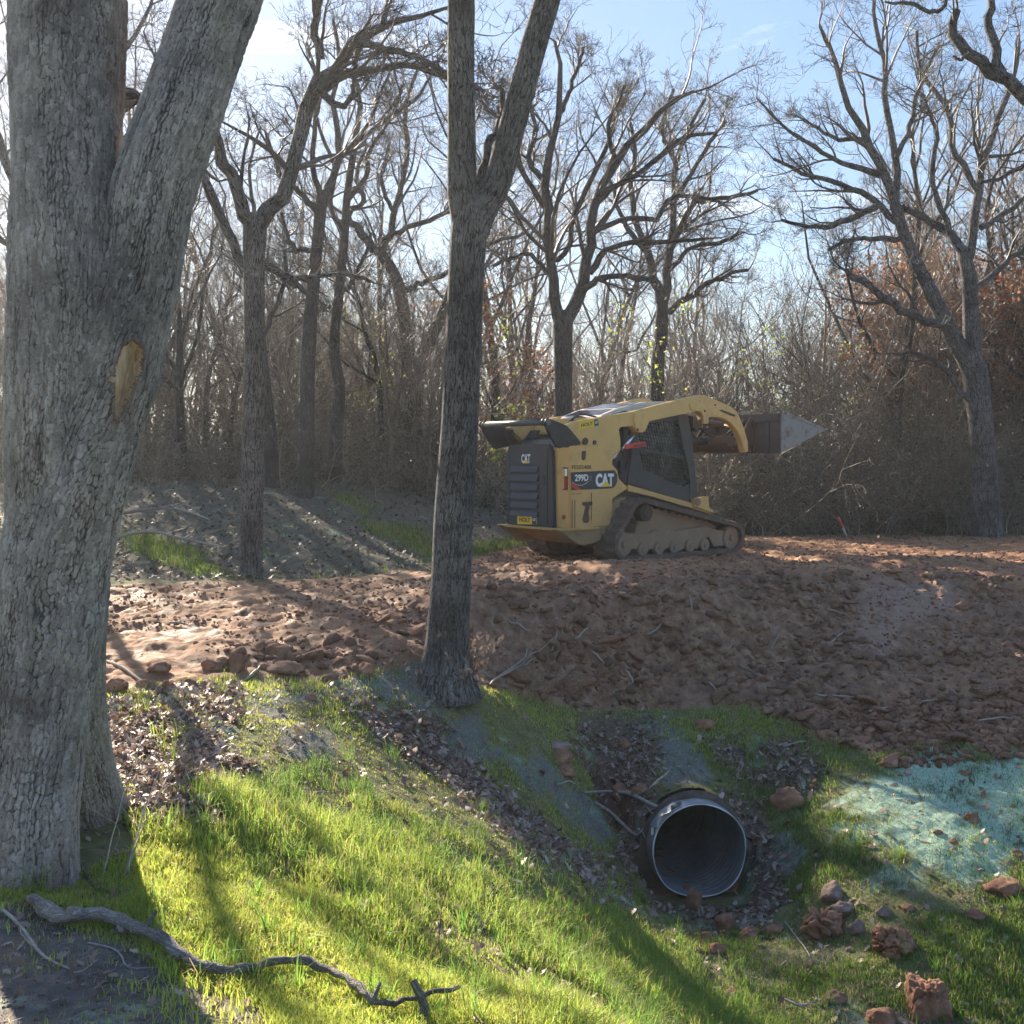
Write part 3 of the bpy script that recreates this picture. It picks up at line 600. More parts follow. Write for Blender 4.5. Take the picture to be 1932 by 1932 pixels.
oak('oak_tree', 'slender tall oak on the leafy slope, second trunk right of the wide forked oak', 20,
    [[(576,950,18),(577,920,16),(580,850,14),(580,700,14),(590,550,12),(600,450,11),(605,390,11),(606,360,8)]],
    [([(605,395,9),(622,355,8),(638,310,7),(640,260,6),(625,200,5),(640,120,4),(630,40,3)], .8), ([(603,410,7),(580,378,6),(552,350,5),(530,330,4),(500,250,3)], -.6), ([(598,470,6),(560,470,5),(540,440,4),(530,400,3)], .6), ([(640,300,5),(690,240,4),(720,170,3),(750,110,2)], .5), ([(590,560,5),(540,520,5),(505,500,4)], .4), ([(606,380,6),(590,280,5),(600,180,4),(580,80,3)], -.5)], mt=M_BARKFAR)
oak('oak_tree', 'crooked thin oak on the leafy slope, left of the slim forked oak', 22,
    [[(628,925,18),(630,900,15),(635,800,12),(641,730,11),(630,660,10),(640,550,9),(650,450,8),(655,370,7),(668,280,6),(680,200,5)]],
    [([(655,380,5),(690,330,5),(700,280,4),(735,230,3),(760,160,3)], .8), ([(650,440,5),(625,390,4),(632,320,4),(605,250,3),(590,190,2)], -.5), ([(640,560,5),(680,500,4),(700,440,3)], .4), ([(668,280,5),(720,230,4),(790,180,3),(830,110,2)], .6), ([(680,200,5),(670,120,4),(700,30,3)], .6)], mt=M_BARKFAR)
oak('oak_tree', 'grey leaning oak right behind the wide forked oak at the wood edge', 21,
    [[(518,935,17),(514,900,15),(508,800,12),(500,720,10),(492,640,9),(486,560,8),(470,470,6)]], [([(492,640,6),(520,580,5),(540,520,4),(536,450,3)], .8), ([(486,560,5),(450,500,4),(430,420,3)], .8), ([(470,470,5),(480,400,4),(470,320,3),(490,240,2)], .8)], mt=M_BARKFAR, ks=(5, 5, 5))
oak('oak_tree', 'twisted oak in the wood with an elbowed limb bending back on itself', 24,
    [[(775,960,16),(776,850,14),(772,750,13),(768,640,13),(756,560,12),(745,520,11),(722,482,10)]],
    [([(722,482,9),(700,462,8),(680,438,8),(664,420,7),(660,400,6),(680,388,5),(688,368,5),(670,330,4),(690,280,3)], .5), ([(720,478,8),(738,440,7),(742,400,6),(758,350,5),(770,280,5),(765,200,4),(790,120,3)], .5), ([(758,552,6),(790,535,5),(830,522,5),(870,495,4)], .5), ([(745,440,5),(790,420,5),(840,400,4),(880,350,3)], .6), ([(742,400,4),(720,340,4),(735,270,3)], .6)], mt=M_BARKFAR)
oak('oak_tree', 'slanting dark trunk in the wood just behind the slim forked oak', 25,
    [[(775,960,14),(782,820,13),(790,700,13),(812,640,12),(838,585,10),(860,520,9),(880,440,7)]], [([(880,440,6),(930,380,5),(950,300,4),(940,200,3)], .6), ([(860,520,5),(900,470,4),(990,440,3)], .6), ([(880,440,5),(860,360,4),(880,260,3)], .6)], mt=M_BARKFAR)
oak('oak_tree', 'spreading oak forking low behind the loader cab, glowing sky through its branches', 19.5,
    [[(1062,1030,22),(1062,990,20),(1062,850,17),(1063,700,17),(1062,610,19),(1063,590,15)]],
    [([(1056,610,12),(1042,545,10),(1040,480,9),(1035,400,9),(1028,340,8),(1042,280,7),(1050,230,6),(1058,150,5),(1050,80,3)], -.4),
     ([(1068,605,13),(1094,545,12),(1116,490,10),(1111,430,9),(1130,370,8),(1160,310,8),(1205,250,7),(1255,200,5),(1310,172,3)], .5),
     ([(1112,515,7),(1135,478,6),(1165,463,5),(1205,458,5),(1272,456,4),(1330,450,3)], -.5),
     ([(1096,548,7),(1130,528,6),(1172,520,5),(1200,526,5),(1232,524,4)], .3),
     ([(1116,440,7),(1150,420,5),(1200,412,5),(1245,408,5),(1255,380,4),(1290,370,4),(1340,375,3)], .6),
     ([(1040,490,6),(1070,470,5),(1085,400,5),(1120,330,5),(1150,260,4),(1180,180,3)], .6),
     ([(1035,400,6),(1000,350,5),(975,290,5),(960,220,4)], -.6), ([(1130,370,6),(1180,340,5),(1240,300,5),(1290,260,4),(1350,250,3)], .8), ([(1028,340,6),(1000,300,5),(1010,240,4),(985,160,3)], .8), ([(1050,230,5),(1080,160,4),(1100,90,3)], .5), ([(1160,310,5),(1150,230,4),(1180,160,3)], -.5), ([(1040,520,5),(1000,480,4),(960,490,4),(930,500,3)], .6)], ks=(8, 6, 5), mt=M_BARKFAR)
oak('oak_tree', 'dark oak with round fine-twigged crown standing in the wood behind the loader arm', 25,
    [[(1240,1010,16),(1240,850,15),(1240,700,13),(1247,640,12),(1249,600,12),(1250,560,10)]],
    [([(1246,570,10),(1238,520,9),(1225,480,7),(1205,430,6),(1190,360,5),(1200,290,4),(1190,230,3)], -.6), ([(1252,570,9),(1262,510,8),(1266,450,7),(1270,380,6),(1276,310,5),(1300,240,4),(1330,190,3)], .4),
     ([(1262,590,6),(1300,562,6),(1335,535,5),(1368,520,4),(1410,510,3)], .5), ([(1266,470,6),(1300,400,5),(1330,375,5),(1390,370,4),(1430,360,3)], .3), ([(1225,480,5),(1190,440,5),(1170,400,4),(1150,340,3)], .5), ([(1270,380,5),(1310,320,4),(1345,260,4),(1370,230,3)], .6), ([(1262,510,5),(1300,470,4),(1350,460,4),(1400,440,3)], -.5), ([(1276,310,5),(1250,240,4),(1270,170,3)], .3)], ks=(9, 6, 5), mt=M_BARKFAR)
oak('oak_tree', 'large leaning oak at the right edge of the clearing with a broken stub limb', 20.8,
    [[(1864,1020,31),(1862,985,28),(1857,900,24),(1850,800,22),(1842,720,24),(1836,690,22)],
     [(1846,720,18),(1836,680,17),(1832,600,15),(1829,530,14),(1820,480,12)], [(1845,740,18),(1828,690,17),(1800,640,15),(1770,580,14),(1740,520,13)]],
    [([(1740,520,13),(1712,455,12),(1688,390,10),(1662,320,9),(1640,262,8),(1602,200,6),(1582,130,5),(1560,75,3),(1545,45,2)], -.3),
     ([(1688,395,9),(1690,300,7),(1670,200,6),(1668,120,5),(1650,40,4),(1655,-40,3)], .5),
     ([(1812,652,9),(1790,622,9),(1742,602,8),(1692,582,8),(1652,550,7),(1612,527,7),(1598,510,5)], -.3),
     ([(1660,330,7),(1600,310,5),(1540,280,4),(1480,240,3),(1428,185,2)], -.5), ([(1655,390,7),(1630,402,6),(1580,422,6),(1530,428,4),(1475,415,3)], .4),
     ([(1700,425,7),(1640,370,6),(1580,345,5),(1520,330,4),(1460,300,3)], .6), ([(1640,262,5),(1580,260,4),(1540,240,3),(1500,215,2)], .5), ([(1690,300,5),(1720,230,5),(1735,160,4),(1770,90,3)], .6),
     ([(1820,490,10),(1792,442,9),(1752,412,7),(1705,394,6),(1680,380,5)], .8), ([(1824,500,10),(1840,430,9),(1845,350,8),(1870,260,6),(1902,180,5),(1925,80,3)], .3), ([(1845,360,6),(1800,290,6),(1790,210,5),(1740,140,4),(1730,60,3)], .6), ([(1792,442,6),(1760,340,5),(1765,250,4),(1740,180,3)], -.6),
     ([(1846,765,6),(1812,740,5),(1782,695,5),(1735,668,4),(1690,668,3)], -.3), ([(1850,430,6),(1900,400,5),(1960,350,4)], .5), ([(1712,455,6),(1660,450,5),(1610,452,4),(1560,470,3)], .2), ([(1829,560,7),(1870,520,6),(1920,480,5),(1980,440,4)], .5)], ks=(8, 6, 5), lf=(.45, .6, .65), sides=18)
oak('oak_tree', 'near oak past the right edge reaching a thick dead broken limb into the sky', 12,
    [[(2180,1150,40),(2175,1100,34),(2165,800,30),(2150,560,28),(2120,400,24),(2090,330,20)]],
    [([(2110,380,20),(2040,270,17),(1985,225,15),(1932,188,13),(1885,143,12),(1848,117,11),(1816,82,10),(1797,52,9),(1808,22,7)], .2), ([(1893,150,10),(1878,110,9),(1869,50,8),(1870,5,7),(1890,-60,6),(1900,-140,4)], .3), ([(1830,100,3),(1812,112,3),(1798,106,2)], .1),
     ([(1790,-10,3),(1775,18,4),(1750,20,4),(1720,8,4),(1670,3,2)], .3), ([(2090,330,15),(2140,200,12),(2180,50,9),(2220,-100,6)], .6), ([(1985,225,6),(1960,290,5),(1900,330,4),(1850,345,3)], .6)], ks=(3, 4, 4), lf=(.25, .5, .5), sides=18)
# an oak that hides behind the big left tree and throws the shadow band across the grass
oak('oak_tree', 'oak mostly hidden behind the huge foreground oak, with only its branches showing', 15,
    [[(70,1060,14),(72,1040,12),(75,850,10),(74,650,9),(70,500,9),(66,420,8)]],
    [([(66,430,7),(30,360,6),(0,280,8),(-20,180,6),(-10,60,4)], .5), ([(68,430,7),(110,340,7),(150,250,6),(200,140,6),(262,60,4),(290,-20,3)], .6), ([(68,480,8),(20,460,6),(-40,420,5)], -.5), ([(150,250,6),(240,260,5),(290,200,4),(330,130,3)], .3), ([(30,360,6),(60,240,5),(40,120,4)], .5)], ks=(4, 4, 4))
# ------------------------------------------------------------------ procedural woodland trees (prototypes copied)
def proto(name, h, r, nl, ks, wob=.10, mt=M_BARKFAR, mtw=M_TWIGB, leaf=None, spread=.9, lo=.3, leafmat=None, nleaf=0):
    o = bpy.data.objects.new(name, None)
    tb = Bag(); Pt, R = grow(np.zeros((1, 3)) - [0, 0, .15], np.array([[0, 0, 1.]]), np.array([h * .8]), np.array([r]), 12, wob, .12, .25)
    tb.tubes(Pt, R, 9)
    p0, d0, ln, rr = sprout(Pt, R, np.array([h * .8]), nl, lo, 1.0, .62, .6, 25, 60)
    P1, R1 = grow(p0, d0, ln, rr, 10, .2, .10); tb.tubes(P1, R1, 6)
    tw = Bag(); last = crown(tw, P1, R1, ln, ks, (.45, .5, .5), .3, .05, rmin=.0045)
    ms = [('trunk', tb.mesh('trunk'), mt), ('crown', tw.mesh('crown', None, False), mtw)]
    if nleaf:
        k = rng.integers(0, len(last), nleaf); c = last[k, -1] + rng.normal(0, .06, (nleaf, 3)); s_ = rng.uniform(.03, .06, (nleaf, 1))
        a = nrm(rng.normal(size=(nleaf, 3))); bb = nrm(np.cross(a, rng.normal(size=(nleaf, 3))))
        V = np.stack([c - a * s_, c + bb * s_ * .55, c + a * s_, c - bb * s_ * .55], 1).reshape(-1, 3)
        ms.append(('foliage', mesh_np('foliage', V, [np.arange(len(V)).reshape(-1, 4)]), leafmat))
    return ms
def place(ms, name, x, y, rz, sc, label, group, cat='tree'):
    z = float(H(x, y)); t = empty(name, (x, y, z), label, cat, group); t.rotation_euler = (0, 0, rz); t.scale = (sc,) * 3
    for nm, me, mt in ms:
        o = bpy.data.objects.new(nm, me); COL.objects.link(o); o.parent = t
        if not me.materials: me.materials.append(mt)
    return t
tall = [proto('t', h, r, nl, (7, 6, 5)) for h, r, nl in ((11.5, .14, 10), (13, .17, 12), (10, .12, 9), (12, .15, 11))]
sap = [proto('s', h, r, nl, (8, 6), .12, M_TWIGB, mtw, spread=1, lo=.12) for h, r, nl, mtw in ((5.2, .045, 14, M_TWIGB), (6.2, .055, 16, M_TWIGB), (4.4, .04, 13, M_TWIGL), (5.6, .05, 15, M_TWIG), (3.6, .03, 12, M_TWIGL), (5.8, .05, 12, M_TWIG), (6.4, .055, 13, M_TWIGL))]
rust = [proto('r', 5.6, .05, 14, (8, 6), .12, M_BARKFAR, M_TWIGB, lo=.2, leafmat=M_RUSTLEAF, nleaf=2600), proto('r', 4.6, .045, 12, (8, 6), .12, M_BARKFAR, M_TWIGB, lo=.2, leafmat=M_RUSTLEAF, nleaf=1500)]
def skyline(px):   # how low the wood must stay so the gap of open sky survives
    return 1370 < px < 1530
for px, D in ((255, 27), (330, 30), (385, 26), (430, 34), (690, 30), (720, 36), (560, 38), (860, 33), (930, 28), (970, 35), (1010, 40), (640, 42), (350, 40), (-60, 28), (10, 36), (-160, 22), (200, 34), (1120, 38), (790, 43), (480, 45), (1770, 31), (1905, 27), (1990, 24), (1700, 37), (1830, 36), (1930, 33), (2080, 30), (1640, 42), (-320, 26), (2240, 25), (-500, 20), (2400, 20), (300, 48), (900, 48), (1880, 44), (415, 24), (545, 26), (700, 25), (725, 23.5), (960, 36), (1150, 40), (1420, 29), (1560, 25.5), (1610, 28), (1700, 24.5), (1950, 25), (350, 23), (230, 25)):
    q = P(px, 865, D); big_i = rng.integers(0, 4)
    place(tall[big_i], 'oak_tree', q[0], q[1], rng.uniform(0, 6.28), (rng.uniform(.8, 1.05) if not 1330 < px < 1650 else rng.uniform(.40, .5)) * (.62 if D < 26.1 and px < 1300 else 1), 'tall bare oak standing back in the wood, thin dark trunk and leafless crown', 'tall bare trees back in the wood')
n_s = 0
for k in range(270):
    px = rng.uniform(-300, 2300); D = rng.uniform(23.5, 34) if px > 880 else rng.uniform(22, 33)
    if px > 1350 and px < 1960: D = rng.uniform(23.2, 31)
    if 900 < px < 1330: D = rng.uniform(28, 37)
    q = P(px, 865, D); hh = (.8 if 900 < px < 1330 else 1.0) if px < 1350 else 1.12
    if px < 900: hh = .8
    if skyline(px): hh = .88
    i = rng.integers(0, 7)
    place(sap[i], 'bare_sapling', q[0], q[1], rng.uniform(0, 6.28), hh * rng.uniform(.8, 1.15), 'thin leafless sapling crowded at the edge of the wood behind the clearing', 'leafless saplings along the wood edge', 'sapling')
for px, D, s_, i in ((960, 27, .95, 0), (1000, 29, .85, 1), (930, 30, .8, 1), (1720, 27.5, 1.15, 0), (1770, 26, 1.1, 1), (1820, 29, 1.25, 0), (1890, 27, 1.1, 0), (1940, 28, 1.15, 1), (1660, 30, 1.1, 1), (1100, 30, .8, 1), (1745, 24.6, .95, 0), (1850, 25, 1.05, 0), (1690, 25.2, .9, 1), (1910, 25.5, 1.1, 0), (1790, 28, 1.3, 0)):
    q = P(px, 865, D); place(rust[i], 'oak_sapling', q[0], q[1], rng.uniform(0, 6.28), s_, 'young oak in the wood edge still holding rust-brown leaves', 'rust-leaved young oaks in the wood edge')
# the wood behind reads as one mass
def replicate(ms, places, dec=1.0):
    Vs = {}; 
    out_ = Bag()
    for (mi, x, y, z, rz, sc) in places:
        for nm, me, mt in ms[mi]:
            if nm not in cache[mi]: 
                v = np.empty(len(me.vertices) * 3, np.float32); me.vertices.foreach_get('co', v); f = np.empty(len(me.polygons) * 4, np.int32); me.loops.foreach_get('vertex_index', f); cache[mi][nm] = (v.reshape(-1, 3), f.reshape(-1, 4))
            v, f = cache[mi][nm]; c, s_ = math.cos(rz), math.sin(rz)
            w_ = np.stack([v[:, 0] * c - v[:, 1] * s_, v[:, 0] * s_ + v[:, 1] * c, v[:, 2]], -1) * sc + [x, y, z]
            out_.add(w_, f)
    return out_
back = [proto('b', 8, .08, 9, (6, 5), .12), proto('b', 6, .06, 10, (7, 5), .16), proto('b', 10, .1, 9, (6, 5), .1)]
cache = [{} for _ in back]; pl = []
for k in range(450):
    px = rng.uniform(-700, 2600); D = rng.uniform(33, 66); q = P(px, 865, D); i = rng.integers(0, 3)
    sc = rng.uniform(.75, 1.05)
    if 1340 < px < 1560: sc *= .72; i = 1
    if 300 < px < 1150:
        sc *= .8
        if k % 3 == 0: continue
    pl.append((i, q[0], q[1], float(H(q[0], q[1])), rng.uniform(0, 6.28), sc))
bw = replicate(back, pl); wood = link('distant_wood', bw.mesh('distant_wood', None, False), M_TWIGB)
tag(wood, 'leafless brown wood reading as one mass behind the clearing', 'wood', kind='stuff')
# undergrowth: arching stems and small leaves, dense from the ground up
def thicket(name, label, spots, per, hmin, hmax, mat, leafmat, nleaf, leaf_s=(.018, .04)):
    bg_ = Bag(); LV = []
    xy = np.array(spots, float); M = len(xy) * per
    c = np.repeat(xy, per, axis=0); rad = np.abs(rng.normal(0, .55, M)); an = rng.uniform(0, 6.28, M)
    x = c[:, 0] + rad * np.cos(an) * 1.3; y = c[:, 1] + rad * np.sin(an); z = H(x, y) - .05
    d = np.stack([rng.normal(0, .5, M), rng.normal(0, .5, M), np.ones(M)], -1)
    L = rng.uniform(hmin, hmax, M) * c[:, 2]; Pt, R = grow(np.stack([x, y, z], -1), d, L, rng.uniform(.003, .016, M), 7, .2, -.02, .3); bg_.tubes(Pt, R, 3)
    p0, d0, ln, rr = sprout(Pt, R, L, 7, .2, 1, .45, .6, rmin=.003); P1, R1 = grow(p0, d0, ln, rr, 5, .32, .0, .3); bg_.tubes(P1, R1, 3)
    p0, d0, l2, rr = sprout(P1, R1, ln, 4, .2, 1, .45, .6, rmin=.0028); P2, R2 = grow(p0, d0, l2, rr, 3, .35, .0, .5); bg_.tubes(P2, R2, 3)
    o = link(name, bg_.mesh(name, None, False), mat); tag(o, label, 'undergrowth', kind='stuff')
    if nleaf:
        k = rng.integers(0, len(P2), nleaf); cc_ = P2[k, -1] + rng.normal(0, .05, (nleaf, 3)); s_ = rng.uniform(*leaf_s, (nleaf, 1))
        a = nrm(rng.normal(size=(nleaf, 3))); bb = nrm(np.cross(a, rng.normal(size=(nleaf, 3))))
        V = np.stack([cc_ - a * s_, cc_ + bb * s_ * .6, cc_ + a * s_, cc_ - bb * s_ * .6], 1).reshape(-1, 3)
        q = link(name + '_leaves', mesh_np(name, V, [np.arange(len(V)).reshape(-1, 4)]), leafmat); tag(q, 'small dull leaves caught in the ' + label, 'leaves', kind='stuff')
sp_ = []
for k in range(420):
    px = rng.uniform(-500, 2500) if k < 350 else rng.uniform(1330, 2000)
    if px < 880: D = rng.uniform(21.5, 30); s_ = rng.uniform(.6, 1.0)
    else: D = rng.uniform(22.6, 29); s_ = rng.uniform(.85, 1.35) * (.55 if px < 1330 else 1)
    if px > 1330 and px < 1900 and rng.random() < .4: D = rng.uniform(22.4, 24)
    if 900 < px < 1330: D = rng.uniform(25, 30)
    q = P(px, 865, D); sp_.append((q[0], q[1], s_))
thicket('thicket', 'tangled grey-brown brush along the foot of the wood', sp_, 11, 1.2, 2.9, M_TWIGB, M_BRUSHLEAF, 120000)
sp2 = []
for k in range(170):
    px = rng.uniform(880, 2300) if k < 120 else rng.uniform(200, 880); q = P(px, 865, rng.uniform(21.9, 24.0)); sp2.append((q[0], q[1], rng.uniform(.4, 1.3) * (1 if px > 1300 else .5)))
thicket('briar', 'pale sunlit briars in front of the brush at the clearing edge', sp2, 9, .8, 2.0, M_TWIGL, M_BRUSHLEAF, 30000)
# vine leaves, bright yellow-green clusters
LV = []
for k in range(60):
    px = rng.choice([rng.uniform(1150, 1300), rng.uniform(1380, 1640), rng.uniform(930, 1000), rng.uniform(560, 760)]); py = rng.uniform(560, 960); D = rng.uniform(22.3, 25)
    c = P(px, py, D); n_ = rng.integers(8, 30); LV.append(c + rng.normal(0, .16, (n_, 3)))
cc_ = np.concatenate(LV); n_ = len(cc_); s_ = rng.uniform(.025, .05, (n_, 1)); a = nrm(rng.normal(size=(n_, 3))); bb = nrm(np.cross(a, rng.normal(size=(n_, 3))))
V = np.stack([cc_ - a * s_, cc_ + bb * s_ * .7, cc_ + a * s_, cc_ - bb * s_ * .7], 1).reshape(-1, 3)
tag(link('vine_leaves', mesh_np('vine_leaves', V, [np.arange(len(V)).reshape(-1, 4)]), M_VINELEAF), 'bright yellow-green vine leaves lit up in the brush', 'leaves', kind='stuff')
# ------------------------------------------------------------------ ground cover
def fan(n, y0, y1, g=1.0, m=.56):
    """random spots inside the seen wedge and a little beyond, thinning with distance"""
    u = rng.random(n); y = y0 * (y1 / y0) ** u; x = rng.uniform(-m, m, n) * y; return x, y
def blades(name, label, x, y, hgt, wid, tint, lean=.35):
    n = len(x); z = H(x, y); an = rng.uniform(0, 6.28, n); ln = rng.normal(0, lean, (n, 2)) * hgt[:, None]
    f = np.stack([np.cos(an), np.sin(an), 0 * an], -1) * (wid * .5)[:, None]
    b = np.stack([x, y, z - .006], -1); mid = b + np.stack([ln[:, 0] * .35, ln[:, 1] * .35, hgt * .6], -1); tp = b + np.stack([ln[:, 0], ln[:, 1], hgt * np.clip(1 - .3 * np.abs(ln).sum(1) / hgt, .5, 1)], -1)
    V = np.stack([b - f, b + f, mid + f * .75, mid - f * .75, tp], 1).reshape(-1, 3); i = np.arange(n)[:, None] * 5
    me = mesh_np(name, V, [i + np.array([0, 1, 2, 3]), i + np.array([3, 2, 4])], False, None, {'tint': np.repeat(tint, 5, axis=0)})
    return tag(link(name, me, M_GRASS), label, 'grass', kind='stuff')
def tints(n, base, var=.25, dry=.1):
    c = np.array(base)[None] * (1 + rng.normal(0, var, (n, 1))) * (1 + rng.normal(0, .08, (n, 3)))
    d = rng.random(n) < dry; c[d] = np.array([.30, .24, .12]) * rng.uniform(.7, 1.3, (d.sum(), 1)); return np.clip(c, .01, .9)
x, y = fan(760000, 2.6, 12.5, m=.62)
lawn = ZW('lawn', x, y); gw = ZW('grass', x, y); px, py = proj(np.stack([x, y, H(x, y)], -1))
patch = fbm(x * 1.3, y * 1.3, o=4, s=80) + .5 * fbm(x * 6, y * 6, o=3, s=81)
crest = inpoly(px, py, [(240,1560),(420,1600),(620,1700),(800,1790),(960,1880),(1100,2000),(1500,2000),(1420,1880),(1300,1800),(1080,1700),(900,1600),(640,1470),(500,1400),(360,1500)], 30)
pipe_zone = (np.abs((x - PM[0]) * PAX[1] - (y - PM[1]) * PAX[0]) < .5) & (y > PM[1] - .8) & (y < PM[1] + .3)
trk = (np.hypot(x - b0[0], y - b0[1]) < .34)
keep = (gw * np.maximum(np.clip(.85 + 1.3 * patch, .3, 2), lawn * 1.2) > rng.random(len(x)) * .9 + .03) & (py < 2300) & ~pipe_zone & ~trk & (py > 1250)
x, y, patch, crest, gwk, px, py, lawn = [q[keep] for q in (x, y, patch, crest, gw, px, py, lawn)]
n = len(x)
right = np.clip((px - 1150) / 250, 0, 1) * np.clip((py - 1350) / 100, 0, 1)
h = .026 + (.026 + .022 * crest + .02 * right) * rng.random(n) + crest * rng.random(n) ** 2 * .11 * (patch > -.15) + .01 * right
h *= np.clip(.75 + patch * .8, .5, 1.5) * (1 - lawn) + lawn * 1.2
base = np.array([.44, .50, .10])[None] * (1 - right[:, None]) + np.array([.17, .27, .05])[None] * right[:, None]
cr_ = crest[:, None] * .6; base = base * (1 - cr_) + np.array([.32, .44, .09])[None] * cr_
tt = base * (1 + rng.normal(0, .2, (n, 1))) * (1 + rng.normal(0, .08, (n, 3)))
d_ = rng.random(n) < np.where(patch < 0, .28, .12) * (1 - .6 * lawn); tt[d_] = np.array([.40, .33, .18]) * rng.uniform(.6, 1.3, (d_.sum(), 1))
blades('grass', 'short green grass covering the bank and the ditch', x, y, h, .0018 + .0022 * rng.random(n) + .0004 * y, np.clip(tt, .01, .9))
# longer tufts below the crest
tx, ty = fan(1600, 3.3, 9.5, m=.5); px, py = proj(np.stack([tx, ty, H(tx, ty)], -1))
cw = inpoly(px, py, [(560,1560),(700,1600),(880,1720),(1060,1850),(1200,2000),(1480,2000),(1400,1850),(1220,1760),(1060,1690),(900,1590),(760,1500),(560,1440),(430,1500),(300,1520)], 20)
k = (cw > rng.random(len(tx))) ; k2 = (ZW('grass', tx, ty) > .5) & (rng.random(len(tx)) < .10); k = (k | k2) & (ZW('dirt', tx, ty) < .2); tx, ty = tx[k], ty[k]
nb_ = 26; x = np.repeat(tx, nb_) + rng.normal(0, .022, len(tx) * nb_); y = np.repeat(ty, nb_) + rng.normal(0, .022, len(tx) * nb_); n = len(x)
blades('grass_tufts', 'long arching grass tufts on the slope below the sunlit crest', x, y, rng.uniform(.07, .19, n), rng.uniform(.003, .0055, n), tints(n, (.22, .36, .07), .2, .08), .5)
# tufts at named spots: litter area, track edge, back bank
spx = hit([270, 275, 262, 300, 335, 350, 420, 330, 310, 560, 430, 600], [1330, 1345, 1320, 1395, 1400, 1385, 1310, 1440, 1420, 1305, 1290, 1300])
x = np.repeat(spx[:, 0], 22) + rng.normal(0, .03, len(spx) * 22); y = np.repeat(spx[:, 1], 22) + rng.normal(0, .03, len(spx) * 22); n = len(x)
blades('grass_clumps', 'isolated bright grass clumps in the leaf litter beside the mud', x, y, rng.uniform(.06, .17, n), rng.uniform(.004, .006, n), tints(n, (.25, .32, .06), .2, .05), .5)
x, y = fan(200000, 13, 26, m=.55); gw = ZW('grass', x, y); k = (gw > .35 + .4 * rng.random(len(x))) & (ZW('dirt', x, y) < .3); x, y = x[k], y[k]; n = len(x)
blades('grass_slope', 'thin green grass patches on the leafy slope behind the mud', x, y, rng.uniform(.05, .13, n), rng.uniform(.008, .013, n), tints(n, (.16, .25, .045), .25, .15), .4)
# grass and straw through the sprayed mulch
x, y = fan(60000, 6.5, 11, m=.6); tw_ = ZW('turq', x, y) * (fbm(x * 2.5, y * 2.5, s=88) > .02); k = tw_ > rng.random(len(x)) * 1.6; x, y = x[k], y[k]; n = len(x)
blades('grass_sprouts', 'dark green blades pushing through the turquoise sprayed mulch', x, y, rng.uniform(.03, .10, n), rng.uniform(.003, .006, n), tints(n, (.07, .16, .04), .2, .1), .5)
x, y = fan(260000, 5.5, 11, m=.62); tw_ = np.maximum(ZW('turq', x, y), ZW('mulch', x, y)); k = (tw_ > .4) & (rng.random(len(x)) < .8); x, y = x[k], y[k]; n = len(x); tq = ZW('turq', x, y) > .4
c_ = np.where(tq[:, None], np.array([.42, .58, .43]), np.array([.17, .185, .175])) * rng.uniform(.6, 1.25, (n, 1))
blades('mulch_fibre', 'matted fibre strands of the sprayed mulch', x, y, rng.uniform(.008, .026, n), rng.uniform(.002, .0035, n), c_, 3.0)
# oak leaf litter
def leaf_proto():
    a = [(0, -.5, 0), (.10, -.28, 0), (.24, -.22, 0), (.13, -.08, 0), (.36, .06, 0), (.17, .14, 0), (.26, .34, 0), (.07, .34, 0), (0, .52, 0)]
    r = a + [(-x_, y_, 0) for x_, y_, _ in a[-2:0:-1]]; return np.array(r)
LP = leaf_proto()
def leaves(name, label, x, y, s_, mat, lift=.01, up=None):
    n = len(x); z = H(x, y) + lift * rng.random(n) + .004
    an = rng.uniform(0, 6.28, n); c, s2 = np.cos(an), np.sin(an); tl = rng.normal(0, .45, (n, 2)); cu = rng.normal(0, 1.2, n)
    L = LP[None] * s_[:, None, None]; zz_ = cu[:, None] * (LP[None, :, 0] ** 2 + .4 * LP[None, :, 1] ** 2) * s_[:, None] + L[..., 0] * tl[:, :1] + L[..., 1] * tl[:, 1:]
    V = np.stack([x[:, None] + L[..., 0] * c[:, None] - L[..., 1] * s2[:, None], y[:, None] + L[..., 0] * s2[:, None] + L[..., 1] * c[:, None], z[:, None] + zz_ + np.abs(zz_) * .3], -1)
    k = len(LP); i = np.arange(n)[:, None] * k
    h_ = k // 2; fs = [i + np.array([j, j + 1, k - j - 1, (k - j) % k]) for j in range(1, h_ - 0)]
    fs = []
    for j in range(0, h_): 
        q = [j, j + 1, k - j - 1, (k - j) % k]
        q = list(dict.fromkeys(q))
        if len(q) >= 3: fs.append(i + np.array(q))
    return tag(link(name, mesh_np(name, V.reshape(-1, 3), fs), mat), label, 'leaves', kind='stuff')
x, y = fan(150000, 3.0, 13, m=.62); lw = ZW('leaf', x, y); oth = .05 * (1 - .8 * ZW('lawn', x, y)) * (1 - ZW('dirt', x, y)) * (1 + 1.5 * fbm(x * 2, y * 2, s=33)) 
k = (np.maximum(lw * .85, oth * (1 - .6 * ZW('soil', x, y))) > rng.random(len(x))) & (ZW('dirt', x, y) < .4); x, y = x[k], y[k]
leaves('leaf_litter', 'curled brown oak leaves lying on the bank and round the culvert', x, y, rng.uniform(.3, 1.0, len(x)) ** 1 * np.clip(.022 + .0075 * y, .03, .085), M_OAKLEAF, .02)
x, y = fan(90000, 12.8, 30, m=.56); lw = ZW('leaf', x, y); k = (lw > rng.random(len(x))); x, y = x[k], y[k]
M_LITTER = mat_leafy('old_leaf_litter', [(0, (.08, .065, .045)), (.5, (.14, .115, .08)), (.85, (.2, .16, .115)), (1, (.27, .22, .17))], .15)  # darker browns than the oak leaves on the near bank
k = rng.random(len(x)) < .35; x, y = x[k], y[k]
